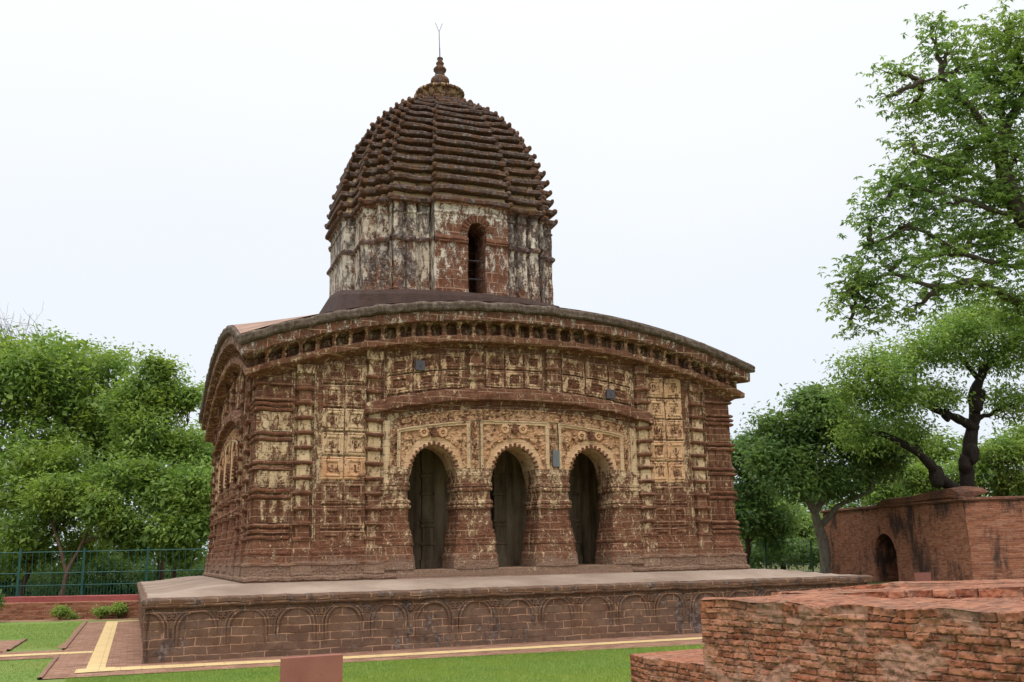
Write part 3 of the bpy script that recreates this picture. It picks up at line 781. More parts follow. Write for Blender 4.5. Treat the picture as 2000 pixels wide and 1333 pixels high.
# dark collar the tower stands on
mb = MB()
pr = [(2.2, 7.80), (2.86, 7.78), (2.92, 7.66), (3.0, 7.2), (3.08, 6.7)]
P = np.array([[(TX+sx_*r, TY+sy_*r, z+(.0)) for sx_, sy_ in ((-1, -1), (-.5, -1), (0, -1), (.5, -1), (1, -1), (1, -.5), (1, 0), (1, .5), (1, 1), (.5, 1), (0, 1), (-.5, 1), (-1, 1), (-1, .5), (-1, 0), (-1, -.5))] for r, z in pr])
P[..., 2] += .10*(1-np.minimum(1, np.abs(np.abs(P[..., 0]-TX)-np.abs(P[..., 1]-TY))/3.4))*-1 + .05
P[..., 0] = TX-.13+(P[..., 0]-TX)*.985; P[..., 2] += .42*sstep(TY-2.9, TY-.3, P[..., 1])
cc_ = np.minimum(np.abs(P[..., 0]-TX+.13), np.abs(P[..., 1]-TY)) > 2.5; P[..., :2] = np.where(cc_[..., None], np.array([TX-.13, TY])+(P[..., :2]-np.array([TX-.13, TY]))*.90, P[..., :2])
mb.grid(P, closed=True, pl=0, mo=.58); T_(mb, 'tower_collar', plain('dark_roof_render', (.075, .043, .034), .9, .6, 5, .03))
# ridged pyramidal roof, one mesh a tier
NTI = 16
tz = np.array([10.08+3.88*(1-(1-i/NTI)**1.22) for i in range(NTI+1)])
def tw(z): return np.interp(z, [10.15, 10.6, 11.2, 11.8, 12.3, 12.8, 13.2, 13.5, 13.8, 14.0, 14.4], [1.04, 1.03, .99, .92, .84, .735, .635, .52, .375, .28, .22])
for i in range(NTI):
    z0, z1 = tz[i], tz[i+1]; H = z1-z0; s0 = tw(z0+.05); s1 = tw(z1+.02); rh = min(.14, H*.46)
    mb = MB()
    pr = [(z0-.02, s0*.90, 0), (z0, s0, -.005), (z0+rh*.15, s0, .03), (z0+rh*.75, s0, .032), (z0+rh*.95, s0, .01), (z0+rh, s0, -.03), (z0+rh+.01, min(s1, s0)-.04, -.04), (z1+.01, s1-.05, -.05)]
    P = np.array([ring(PS, sc_, z, o) for z, sc_, o in pr])
    # upturned corners
    r = np.abs(PS); cor = ((r.max(1) < 2.25) & (r.min(1) > 2.1)).astype(float)
    P[1:6, :, 2] += cor[None, :]*.03
    mo_ = np.repeat(np.array([.50, .54, .58, .60, .62, .60, .36, .32])[:, None], P.shape[1], 1)
    pl_ = np.repeat(np.array([.1, .1, .1, .12, .1, .1, .68-.022*i, .70-.03*i])[:, None], P.shape[1], 1)
    mb.grid(P, closed=True, pl=pl_, mo=mo_)
    # little knobs on the outward corners
    q = ring(PS, s0, z0+rh*.8, .0)
    for v, w in zip(q, PS):
        ax = sorted([abs(w[0]), abs(w[1])])
        if abs(ax[0]-.95) < .01 and abs(ax[1]-2.80) < .01 or abs(ax[0]-2.15) < .01 or (abs(ax[0]-1.95) < .01 and abs(ax[1]-2.52) < .01):
            g = .048*(.75+.5*RNG.random())
            if RNG.random() < .22: continue
            mb.lathe((v[0], v[1], v[2]-.02), [(g, -.03), (g*1.25, .02), (g*.9, .065), (0, .085)], 7, pl=.1, mo=.4)
    T_(mb, 'roof_tier', MAT['roof'], False, .026)
mb = MB(); mb.fan(ring(PS, tw(13.95)-.03, 13.965), mo=.5); T_(mb, 'roof_cap', MAT['roof'])
# finial
FC = (TX+.05, TY, 13.93)
mb = MB(); mb.lathe(FC, [(.45, 0), (.42, .12), (.41, .20), (.50, .30), (.585, .40), (.60, .42), (.66, .43), (.68, .47), (.66, .51), (.60, .53), (.40, .56), (.22, .59), (.2, .62)], 72, 36, .035, pl=.46, mo=.38)
T_(mb, 'ribbed_disc', MAT['roof'], True, .01)
mb = MB(); mb.lathe(FC, [(r_, .56+(z_-.70)*1.34) for r_, z_ in [(.19, .70), (.17, .80), (.24, .86), (.265, .93), (.24, 1.0), (.16, 1.05), (.12, 1.08), (.14, 1.10), (.12, 1.14), (.17, 1.18), (.185, 1.22), (.15, 1.26), (.09, 1.28), (.09, 1.32), (.115, 1.36), (.08, 1.40), (.05, 1.42), (.085, 1.46), (.08, 1.49), (.02, 1.51)]], 28, 14, .04, pl=.05, mo=.5)
fin = T_(mb, 'finial', MAT['roof'], True, .004)
mb = MB(); z0 = FC[2]+1.63
mb.tube([(FC[0], TY, z0-.05), (FC[0]-.005, TY, z0+.3), (FC[0]-.01, TY, z0+.34), (FC[0]-.02, TY, z0+.82)], [.016, .015, .011, .010], 6)
mb.tube([(FC[0]-.02, TY, z0+.82), (FC[0]-.13, TY, z0+1.08)], .007, 5); mb.tube([(FC[0]-.02, TY, z0+.82), (FC[0]+.08, TY, z0+1.10)], .007, 5)
T_(mb, 'lightning_rod', MAT['plate'], False, 0)

# ------------------------------------------------------------------ platform
PW, PD, PH = 14.34, 14.69, 1.003
plat = empty('stone_platform', (PW/2, PD/2, 0), 'broad dark laterite platform with blind arches, carrying the temple', 'platform')
mb = MB()
def pwall(mb, k):
    L = PW if k in (0, 3) else PD
    u = np.linspace(0, L, int(L/.05)); z = np.linspace(0, .86, 24); U, Z = np.meshgrid(u, z)
    h = .016*(vnoise(U, Z, 6, 40+k)-.5)
    if k == 0: Pt = np.stack([U, .05-h, Z], -1)
    elif k == 1: Pt = np.stack([.05-h, U, Z], -1)
    elif k == 2: Pt = np.stack([PW-.05+h, U, Z], -1)
    else: Pt = np.stack([U, PD-.05+h, Z], -1)
    mb.grid(Pt, mo=np.clip(.28+.3*vnoise(U, Z, .7, 77), 0, 1))
for k in range(4): pwall(mb, k)
mb.build('masonry_wall', MAT['plat'], plat, False, .012)
mb = MB()   # coping
pr = [(.05, .84), (-.02, .85), (-.045, .875), (-.04, .90), (-.06, .92), (-.065, .97), (-.05, .99), (-.01, 1.003), (.05, 1.008)]
corn = lambda o: [(o, o), (PW-o, o), (PW-o, PD-o), (o, PD-o)]
n = 120
def perim(o, n=120):
    c = corn(o); r = []
    for i in range(4):
        a = np.array(c[i]); b = np.array(c[(i+1) % 4])
        for t in np.linspace(0, 1, n, endpoint=False): r.append(a+(b-a)*t)
    return np.array(r)
P = np.array([np.column_stack([perim(o), np.full(480, z)]) for o, z in pr])
P[..., 2] += .012*(vnoise(P[..., 0]+P[..., 1], P[..., 2]*0, 2.3, 5)-.5)
mb.grid(P, closed=True, mo=.46); mb.build('coping', MAT['plat'], plat, False, .012)
s = NT('platform_top_cement'); P = s.pos()
n1 = s.noise(P, .8, 8, .6); c = s.ramp(n1, [(0.3, (0.22, 0.155, 0.115)), (0.5, (0.31, 0.228, 0.175)), (0.7, (0.39, 0.30, 0.235))])
c = s.mix(s.math('MULTIPLY', s.ss(s.noise(P, 9, 6, .7), .5, .75), .4), c, (.16, .10, .075, 1))
MAT['ptop'] = s.bsdf(c, .85, s.noise(P, 14, 5), .012, .25)
mb = MB(); g = np.linspace(0, 1, 60); X, Y = np.meshgrid(g, g)
ed = np.minimum(np.minimum(X, 1-X)*PW, np.minimum(Y, 1-Y)*PD)
Z = 1.003+.15*sstep(0, 1.5, ed)+.004
mb.grid(np.stack([.03+X*(PW-.06), .03+Y*(PD-.06), Z], -1)); mb.build('paved_top', MAT['ptop'], plat, True, .006)
def blind_arch(k, c, seed):
    mb = MB(); hw = .30; n = 25
    z0, z1, z2 = .12, .50, .79
    pts = [(-hw, z0), (-hw, .3)] + [(-hw*math.cos(t)**.85 if math.cos(t) > 0 else 0, z1+(z2-z1)*math.sin(t)**1.1) for t in np.linspace(0, math.pi/2, 9)]
    pts = pts+[(-a, b) for a, b in pts[::-1][1:]]
    pts = np.array(pts)
    if c < .1: pts = pts[pts[:, 0] >= -.005]
    for off, w, h in ((.0, .026, .06), (.055, .022, .045)):
        p2 = pts.copy(); p2[:, 0] *= (hw+off)/hw; p2[:, 1] = z0+(p2[:, 1]-z0)*(1+off*1.0)
        tn = np.gradient(p2, axis=0); tn /= np.linalg.norm(tn, axis=1)[:, None]; nr = np.stack([-tn[:, 1], tn[:, 0]], 1)
        P = np.zeros((len(p2), 5, 3))
        for j, (a, b) in enumerate(((-1, 0), (-.8, .8), (0, 1), (.8, .8), (1, 0))):
            q = p2+nr*w*a; hh = -.0+h*b
            hf = hh*sstep(.1, .45, q[:, 1])*(.35+.9*vnoise(q[:, 0]+seed*3.1, q[:, 1], 4.5, seed))
            if k == 0: P[:, j] = np.stack([c+q[:, 0], .05-hf+.01, q[:, 1]], -1)
            else: P[:, j] = np.stack([.05-hf+.01, c+q[:, 0], q[:, 1]], -1)
        mb.grid(P, mo=.44)
    # rosettes in the spandrels
    for sg in ((-1, 1) if c > .1 else (1,)):
        cc = (c+sg*.36, .05, .72)
        a = np.linspace(0, 2*math.pi, 14, endpoint=False)
        R = []
        for r, h in ((.065, 0), (.06, .03), (.035, .032), (.03, .012), (.015, .03), (0.001, .032)):
            q = np.stack([np.cos(a)*r*(1+.12*np.cos(5*a)), np.sin(a)*r*(1+.12*np.cos(5*a))], 1)
            R.append(np.stack([cc[0]+q[:, 0], .05-h+0*a+.005, cc[2]+q[:, 1]], -1) if k == 0 else np.stack([.05-h+0*a+.005, cc[0]+q[:, 0], cc[2]+q[:, 1]], -1))
        mb.grid(np.array(R), closed=True, mo=.44)
    mb.build('blind_arch', MAT['plat'], plat, False, .01)
for i in range(18): blind_arch(0, .795*i+.01, i)
for i in range(1, 18): blind_arch(1, .795*i, 40+i)

# ------------------------------------------------------------------ ground
def sheet(name, poly, z, mat, kind='structure', label=None, cat=None):
    me = bpy.data.meshes.new(name); me.from_pydata([(x, y, z) for x, y in poly], [], [tuple(range(len(poly)))]); me.update()
    me.materials.append(mat); o = bpy.data.objects.new(name, me); COL.objects.link(o); return tag(o, label, cat, kind=kind)
s = NT('earth'); P = s.pos(); c = s.ramp(s.noise(P, .5, 8, .65), [(.3, (.10, .075, .045)), (.55, (.09, .10, .035)), (.75, (.20, .14, .09))]); MAT['earth'] = s.bsdf(c, .95, s.noise(P, 8, 6), .03, .1)
s = NT('mown_grass'); P = s.pos()
n1 = s.noise(P, .6, 5); n2 = s.noise(s.vscale(P, (1, 1, 1)), 26, 5, .75)
c = s.ramp(n2, [(.25, (.07, .12, .02)), (.5, (.15, .235, .045)), (.75, (.25, .35, .085))])
c = s.mix(s.math('MULTIPLY', s.ss(n1, .42, .62), .6), c, (.20, .24, .06, 1)); c = s.mix(s.math('MULTIPLY', s.ss(s.noise(P, 2.7, 6, .7), .56, .66), .55), c, (.26, .24, .10, 1)); MAT['lawn'] = s.bsdf(c, .8, n2, .03, .2)
s = NT('red_pavers'); P = s.pos()
bc, bf = s.brick(P, .22, .11, .006, .3); b = s.n('SeparateColor'); s.l(bc, b.inputs[0]); n2 = s.noise(P, 3.3, 7, .65)
c = s.ramp(s.math('ADD', s.math('MULTIPLY', b.outputs[0], .4), s.math('MULTIPLY', n2, .6)), [(.2, (.17, .085, .055)), (.5, (.27, .145, .095)), (.8, (.37, .215, .145))])
c = s.mix(s.math('MULTIPLY', bf, .5), c, (.13, .08, .05, 1)); MAT['pave'] = s.bsdf(c, .9, s.math('SUBTRACT', n2, s.math('MULTIPLY', bf, .5)), .012, .2)
s = NT('yellow_tiles'); P = s.pos(); bc, bf = s.brick(P, .3, .3, .006, .2, 0.0); n2 = s.noise(P, 4, 7, .7)
c = s.mix(s.ss(n2, .4, .7), (.62, .45, .21, 1), (.48, .35, .19, 1)); c = s.mix(s.math('MULTIPLY', bf, .6), c, (.33, .20, .09, 1)); MAT['yel'] = s.bsdf(c, .8, n2, .006, .2)

sheet('ground', [(-400, -300), (500, -300), (500, 600), (-400, 600)], -.02, MAT['earth'])
sheet('lawn', [(-14, -20), (20, -20), (24, 16), (-0, 13.4), (-14, 20)], 0.0, MAT['lawn'])
Zp = .012
sheet('pavement', [(-1.32, -1.40), (3, -1.55), (6, -1.80), (9, -2.05), (15.5, -2.5), (15.5, .2), (0.3, .2), (0.3, 12.7), (-1.30, 12.7)], Zp, MAT['pave'])
sheet('path', [(-14, 2.3), (-1.325, 2.0), (-1.325, 3.62), (-14, 4.25)], Zp-.002, MAT['pave'])
sheet('path', [(-14, 3.6), (-2.33, 3.6), (-2.29, 6.9), (-14, 7.1)], Zp-.004, MAT['pave'])
sheet('pavement', [(-.79, -.86), (-.52, -.86), (-.50, 12.5), (-.79, 12.5)], .018, MAT['yel'])
sheet('pavement', [(-.52, .3-1.13), (3.25, -1.06), (9.45, -1.14), (15.4, -1.3), (15.4, -.95), (9.6, -.80), (3.3, -.66), (-.36, -.36)], .018, MAT['yel'])
sheet('pavement', [(-.92, -.93), (-.38, -.88), (-.38, -.33), (-.92, -.33)], .022, MAT['yel'])
sheet('pavement', [(-14, 3.15), (-.8, 2.58), (-.8, 2.98), (-14, 3.6)], .016, MAT['yel'])
sheet('pavement', [(-.79, 12.2), (.02, 12.2), (.02, 12.6), (-.79, 12.6)], .02, MAT['yel'])
s = NT('bare_soil'); P = s.pos(); MAT['soil'] = s.bsdf(s.ramp(s.noise(P, 7, 7, .7), [(.3, (.20, .12, .07)), (.7, (.33, .21, .13))]), .95, s.noise(P, 20, 5), .02, .1)
sheet('ground', [(-1.50, 4.3), (-1.32, 3.7), (-1.30, 12.7), (-1.42, 12.7), (-1.46, 9), (-1.40, 7)], .008, MAT['soil'])
sheet('ground', [(-4.5, 14.9), (.1, 13.0), (.1, 13.9), (-4.5, 15.9)], .006, MAT['soil'])
MAT['kerb'] = plain('kerb_stone', (.24, .13, .085), .9, .5, 5, .01)
def kerb(a, b, w=.06, h=.035):
    a = np.array(a, float); b = np.array(b, float); n = max(2, int(np.linalg.norm(b-a)/.3)); mb = MB()
    d = (b-a)/np.linalg.norm(b-a); q = np.array([-d[1], d[0]])*w/2
    t = np.linspace(0, 1, n)[:, None]; c = a+(b-a)*t
    P = np.zeros((n, 4, 3))
    for j, (sg, z) in enumerate(((-1, 0), (-1, h), (1, h), (1, 0))): P[:, j, :2] = c+q*sg; P[:, j, 2] = z
    mb.grid(P); return tag(mb.build('kerb', MAT['kerb'], None, False, .006), kind='structure')
kerb((-1.33, 3.65), (-1.31, 12.7)); kerb((-1.34, -1.4), (-1.335, 1.95)); kerb((-14, 4.27), (-2.35, 3.66)); kerb((-2.3, 4.0), (-2.26, 6.9))

# grass blades on the near lawn
def blades(name, pts, h, mat):
    n = len(pts); a = RNG.uniform(0, 2*math.pi, n); hh = h*RNG.uniform(.5, 1.2, n); w = .0035+.002*RNG.random(n)
    dx, dy = np.cos(a), np.sin(a); ln = hh*RNG.uniform(.1, .8, n); b = RNG.uniform(0, 2*math.pi, n)
    V = np.zeros((n, 3, 3)); V[:, 0, 0] = pts[:, 0]-dx*w; V[:, 0, 1] = pts[:, 1]-dy*w
    V[:, 1, 0] = pts[:, 0]+dx*w; V[:, 1, 1] = pts[:, 1]+dy*w
    V[:, 2, 0] = pts[:, 0]+np.cos(b)*ln; V[:, 2, 1] = pts[:, 1]+np.sin(b)*ln; V[:, 2, 2] = hh
    mb = MB(); lv = np.repeat(np.clip(.15+.7*RNG.random(n)+.3*(vnoise(pts[:, 0], pts[:, 1], 1.3, 3)-.5), 0, 1), 3)
    mb.add(V, np.arange(n*3).reshape(-1, 3), pl=lv); return mb.build(name, mat)
MAT['blade'] = leafmat('grass_blade', (.12, .20, .03), (.27, .37, .09), .3)
pts = np.stack([RNG.uniform(-1, 10, 200000), RNG.uniform(-7.5, -1.45, 200000)], 1)
u_ = (pts[:, 0]-CAM[0])/(pts[:, 1]-CAM[1])
pts = pts[(pts[:, 1] < -1.5-.06*np.clip(pts[:, 0]-2, 0, 9)) & (u_ > -.15) & (u_ < .75)]
p2 = np.stack([RNG.uniform(-5, -1.4, 30000), RNG.uniform(-1.5, 13, 30000)], 1)
p2 = p2[((p2[:, 1] < 2.0) | (p2[:, 1] > 4.3)) & ~((p2[:, 0] < -2.2) & (p2[:, 1] < 7.1) & (p2[:, 1] > 3))]
tag(blades('grass', np.vstack([pts, p2]), .032, MAT['blade']), 'short bright green mown grass', 'grass', kind='stuff')

# ------------------------------------------------------------------ brick walls
MAT['ruin'] = redbrick('ruin_brick', .21, .056, .010, pale=.7, tone=1.05, warp=.06, top=True, rag=.03)
MAT['gate'] = redbrick('gatehouse_brick', .24, .078, .014, pale=.35, black=.9, tone=1.12, warp=.04)
MAT['low'] = redbrick('low_wall_brick', .22, .07, .008, pale=.3, tone=.8, top=True)
MAT['cop'] = plain('red_coping', (.30, .075, .065), .8, .4)
def slabwall(name, poly, z0, z1, mat, label, cat='wall', rough=.02, parent=None, seed=1, zf=None, bricks=False):
    """vertical prism with rough subdivided faces; poly counter clockwise or clockwise"""
    mb = MB(); n = len(poly); poly = np.array(poly, float); c = poly.mean(0)
    top = []
    for i in range(n):
        a, b = poly[i], poly[(i+1) % n]; L = np.linalg.norm(b-a)
        m = max(2, min(330 if bricks else 120, int(L/(.0105 if bricks else .04)))); k = max(2, min(130 if bricks else 40, int((z1-z0)/(.009 if bricks else .03))))
        U, T = np.meshgrid(np.linspace(0, 1, m), np.linspace(0, 1, k))
        nr = np.array([(b-a)[1], -(b-a)[0]])/L
        if np.dot(nr, (a+b)/2-c) < 0: nr = -nr
        zt = z1 if zf is None else zf(a[None, None]*(1-U[..., None])+b[None, None]*U[..., None])
        Z = z0+(zt-z0)*T
        course = np.floor(Z/.062); nn = vnoise(U*L*4.3+course*7.7, course*1.0, 1.0, seed+i)
        at4 = None
        if bricks:
            uu_ = U*L + 3.1*i; zq_ = Z + .022*(vnoise(uu_, Z, 2.5, seed+31)-.5) + .008*(vnoise(uu_, Z, 14, seed+32)-.5)
            big = zt-zq_ < .075; rh_ = np.where(big, .075, .052); ref = np.where(big, zt-.075, 0)
            rr_ = np.floor((zq_-ref)/rh_); rr_ = np.where(big, 97, rr_).astype(np.int64); fz_ = ((zq_-ref)/rh_) % 1.0
            ho = vnoise(rr_*1.0+.5, rr_*0.0+.5, 1.0, seed+33); bw_ = np.where(big, .19, .155+.06*vnoise(rr_+.5, rr_*0+3.5, 1.0, seed+34))
            q_ = (uu_ + ho*.4)/bw_ + .25*(vnoise(uu_, rr_*7.0, 3, seed+35)-.5); cc_ = np.floor(q_).astype(np.int64); fu_ = q_-cc_
            rnd_ = ((cc_*73856093) ^ (rr_*19349663) ^ (seed*83492791)) & 0xffff; rnd_ = ((rnd_*40503) & 0xffff)/65535.
            e_ = np.minimum(np.minimum(fu_, 1-fu_)*bw_, np.minimum(fz_, 1-fz_)*rh_) + .009*(vnoise(uu_, Z, 38, seed+36)-.5) + .007*(vnoise(uu_, Z, 80, seed+38)-.5)
            Gm = 1-sstep(.002, .0085, e_); sm = sstep(.56, .70, vnoise(uu_, Z*1.6, 2.3, seed+37)*.6+vnoise(uu_, Z*1.5, 9, seed+40)*.4)
            hb = (rnd_-.5)*.010 - .011*Gm*(1-sm) - .016*(rnd_ > .92)*(1-Gm) + .012*(vnoise(uu_, Z, 30, seed+41)-.5) - .004*sm
            at4 = (rnd_, Gm*(1-sm*.6), sm)
        h = (hb if bricks else 0) + rough*(.25 if bricks else .7)*(vnoise(U*L, Z*2.5, 7, seed+9)-.5)+rough*.4*(vnoise(U*L, Z*2, 16, seed+4)-.5) + rough*1.5*(vnoise(U*L, Z, 2.2, seed+i+50)-.5)
        h = h*np.minimum(1, np.minimum(U, 1-U)*L/.05)*(T < .999)
        Pxy = a[None, None]*(1-U[..., None])+b[None, None]*U[..., None]+nr*h[..., None]
        if at4: mb.grid(np.dstack([Pxy, Z]), pl=at4[0], pe=at4[1], ca=at4[2])
        else: mb.grid(np.dstack([Pxy, Z]))
        zl = z1 if zf is None else zf(np.stack([a*(1-t)+b*t for t in np.linspace(0, 1, m)]))
        for t, zq in zip(np.linspace(0, 1, m)[:-1], np.broadcast_to(zl, (m,))): top.append((*(a*(1-t)+b*t), zq))
    # cap as concentric rings
    top = np.array(top); cc = np.array([c[0], c[1], top[:, 2].mean()])
    R = np.array([top*(1-f)+cc*f for f in (0, .04, .1, .2, .35, .5, .7, .9, .999)])
    R[1:-1, :, 2] += .012*(vnoise(R[1:-1, :, 0], R[1:-1, :, 1], 4, seed)-.5)
    mb.grid(R, closed=True, pl=.5, mo=1)
    o = mb.build(name, mat, parent, False, .002 if bricks else .006)
    if label: tag(o, label, cat)
    return o
zr = lambda p: 1.165+.012*np.sin(p[..., 0]*5)+.01*np.sin(p[..., 1]*9)
slabwall('brick_wall', [(4.50, -9.28), (5.03, -12.6), (7.1, -12.9), (6.45, -11.2), (5.75, -9.7), (4.72, -9.0)], 0, 1.16, MAT['ruin'], 'large weathered red brick ruin wall with flat top in the right foreground', rough=.035, bricks=True, seed=3, zf=zr)
slabwall('brick_wall', [(5.46, -9.0), (5.61, -9.75), (6.23, -11.17), (6.8, -12.5), (9.8, -12.3), (9.6, -10.4), (7.5, -10.12), (6.2, -9.68)], 0, 1.22, MAT['ruin'], 'low brick ruin wall rising behind the large foreground wall', rough=.03, bricks=True, seed=8, zf=lambda p: 1.178+.085*np.clip((p[..., 0]-5.55)/.75, 0, 1.0))
slabwall('brick_wall', [(4.91, -7.11), (5.06, -8.6), (6.0, -8.5), (5.86, -7.0)], 0, .49, MAT['ruin'], 'short knee-high brick wall end beside the lawn', rough=.03, bricks=True, seed=14)

# low wall with the fence at the left
lw = empty('low_wall', (-3.7, 15.5, 0), 'low red brick boundary wall with red coping below the green fence', 'wall')
A0, A1 = np.array([-9.0, 17.9]), np.array([.6, 13.85]); dl = (A1-A0)/np.linalg.norm(A1-A0); nl = np.array([-dl[1], dl[0]])
def strip(a, b, n_, w0, w1): return [tuple(a+n_*w0), tuple(b+n_*w0), tuple(b+n_*w1), tuple(a+n_*w1)]
slabwall('wall', strip(A0, A1, nl, 0, .9), 0, .47, MAT['low'], None, rough=.02, parent=lw, seed=21)
slabwall('coping', strip(A0, A1, nl, .75, 1.35), .3, .62, MAT['cop'], None, rough=.006, parent=lw, seed=22)
MAT['teal'] = plain('teal_paint', (.012, .085, .07), .5, .5)
MAT['teald'] = plain('dark_green_paint', (.02, .075, .05), .5, .3)
def fence(a, b, z0, H, npan, label, mat, dense=22):
    a = np.array(a); b = np.array(b); root = empty('metal_fence', (*a, z0), label, 'fence')
    for i in range(npan+1):
        p = a+(b-a)*i/npan; mb = MB(); mb.box(p[0]-.035, p[0]+.035, p[1]-.035, p[1]+.035, z0-.5, z0+H+.06); mb.build('post', mat, root)
        if i == npan: break
        q = a+(b-a)*(i+1)/npan; mb = MB()
        for zr_ in (.03, .42, .80, H-.05):
            if zr_ == .80 and dense > 30: continue
            mb.tube([(*p, z0+zr_), (*q, z0+zr_)], .014, 4)
        for j in range(1, dense):
            t = j/dense; c = p+(q-p)*t; top = H if j % 2 == 0 else .55
            mb.tube([(*c, z0+.0), (*c, z0+top)], .009, 4)
        mb.build('fence_panel', mat, root)
    return root
F0 = at(-85, 1170, 31.9); F1 = at(508, 1160, 34.3)
fence((-5.46, 18.55), (2.1, 16.0), .5, 1.50, 4, 'teal green metal railing fence on the low wall, left of the temple', MAT['teal'], 20)
fence((22.5, 31.5), (33.5, 26.5), 0, 2.0, 5, 'green metal fence among trees between temple and brick gatehouse', MAT['teald'], 20)

# ------------------------------------------------------------------ gatehouse (brick building at the right)
B0 = np.array([33.76, 25.63]); B1 = np.array([32.45, 14.79]); B2 = np.array([46.0, 7.8]); B3 = np.array([48, 24.0])
gate = empty('brick_building', (38, 18, 0), 'low red brick building with pointed arched doorway and black stains', 'building')
GH = 3.42
def onwall(px, py, a, b):
    d = FW*FPX + RT*(px-1000) - UP*(py-666.5); e = b-a
    M2 = np.array([[d[0], -e[0]], [d[1], -e[1]]]); r = np.linalg.solve(M2, a-CAM[:2]); return r[1], CAM[2]+d[2]*r[0]
t0, zt0 = onwall(1717, 1140, B0, B1); t1, zt1 = onwall(1757, 1143, B0, B1); tm_, zta = onwall(1736, 1042, B0, B1)
LB = np.linalg.norm(B1-B0); eB = (B1-B0)/LB; nB = np.array([eB[1], -eB[0]])
if np.dot(nB, CAM[:2]-B0) < 0: nB = -nB
u0, u1 = t0*LB, t1*LB; uc = (u0+u1)/2; hwd = (u1-u0)/2; zap = zta; zsp = zap-.75
def GW(u, d, z): u, d, z = np.broadcast_arrays(u, d, z); return np.stack([B0[0]+eB[0]*u+nB[0]*d, B0[1]+eB[1]*u+nB[1]*d, z], -1)
def gtop(u): return GH+0*u
mb = MB()
us = np.unique(np.concatenate([np.linspace(0, u0, 30), np.linspace(u0, u1, 21), np.linspace(u1, LB, 40)]))
def gz(u): t = np.clip(np.abs(u-uc)/hwd, 0, 1); return zsp+(zap-zsp)*np.sqrt(np.clip(1-t**1.6, 0, 1))
U, T = np.meshgrid(us, np.linspace(0, 1, 30)); zl = np.where((U >= u0) & (U <= u1), gz(U), zsp); Z = zl+(GH-zl)*T
mb.grid(GW(U, 0*U, Z))
for a_, b_ in ((0, u0), (u1, LB)):
    U, T = np.meshgrid(np.linspace(a_, b_, 30), np.linspace(0, 1, 10)); mb.grid(GW(U, 0*U, zsp*T))
def pw(a, b, mb):
    U, T = np.meshgrid(np.linspace(0, 1, 20), np.linspace(0, 1, 10)); mb.grid(np.stack([a[0]+(b-a)[0]*U, a[1]+(b-a)[1]*U, GH*T], -1))
pw(B1, B2, mb); pw(B2, B3, mb); pw(B3, B0, mb)
gw = mb.build('wall', MAT['gate'], gate, False, .015)
mb = MB()   # doorway reveal
uu = np.concatenate([[u0], np.linspace(u0, u1, 21), [u1]]); zz_ = np.concatenate([[0], gz(np.linspace(u0, u1, 21)), [0]])
P = np.zeros((len(uu), 2, 3)); P[:, 0] = GW(uu, 0, zz_); P[:, 1] = GW(uu, -1.1, zz_); mb.grid(P)
bx = [GW(u, -1.1, z) for u in (u0-.4, u1+.4) for z in (-.1, 3.3)]
mb.add([bx[0], bx[1], bx[3], bx[2]], [(0, 1, 2, 3)])
for e_ in (u0-.4, u1+.4):
    q = [GW(e_, -1.1, -.1), GW(e_, -1.1, 3.3), GW(e_, -3, 3.3), GW(e_, -3, -.1)]; mb.add(q, [(0, 1, 2, 3)])
mb.build('doorway', MAT['gate'], gate)
mb = MB()
for a in np.linspace(-86, 86, 17):   # brick arch ring
    pass
uu = np.linspace(u0, u1, 25); zz_ = gz(uu); P = np.zeros((25, 4, 3))
ou = uc+(uu-uc)*1.22; oz = zz_+.13*(1-np.abs(uu-uc)/hwd*.7)
P[:, 0] = GW(uu, -.02, zz_); P[:, 1] = GW(uu, .05, zz_); P[:, 2] = GW(ou, .05, oz); P[:, 3] = GW(ou, -.02, oz); mb.grid(P); mb.build('arch_ring', MAT['gate'], gate)
MAT['rtop'] = redbrick('roof_edge_brick', .24, .07, .01, pale=.1, black=.5, tone=.5)
mb = MB()   # projecting roof edge
ctr = (B0+B1+B2+B3)/4; R = []
for off, z in ((0, GH-.02), (.10, GH), (.14, GH+.06), (.10, GH+.14), (-.4, GH+.17)):
    R.append([(*(b+(b-ctr)/np.linalg.norm(b-ctr)*off), z) for b in (B0, (B0+B1)/2, B1, B2, B3)])
mb.grid(np.array(R), closed=True); mb.fan(np.array(R)[-1]); mb.build('roof', MAT['rtop'], gate, False, .02)
ta, za = onwall(1712, 988, B0, B1); tb, zb = onwall(1770, 968, B0, B1); tc_, zc_ = onwall(1882, 968, B0, B1)
mb = MB()   # raised broken vault over the doorway end
L = [(ta*LB, GH+.1), (ta*LB+.7, GH+.42), (tb*LB+.4, zb-.05), ((tb+tc_)/2*LB, zb+.12), (tc_*LB-.6, zb+.16), (tc_*LB-.15, zb-.1)]
P = np.zeros((len(L), 5, 3))
for i_, (u, z) in enumerate(L):
    for j, (d, f) in enumerate(((.0, 0), (.12, .25), (.1, .8), (-.6, 1), (-3.2, .9))):
        P[i_, j] = GW(u, d*(.45 if d < -1 else 1), GH+.05+(z-GH)*f)
mb.grid(P); mb.fan(P[0]); mb.fan(P[-1]); mb.build('parapet', MAT['rtop'], gate, False, .03)
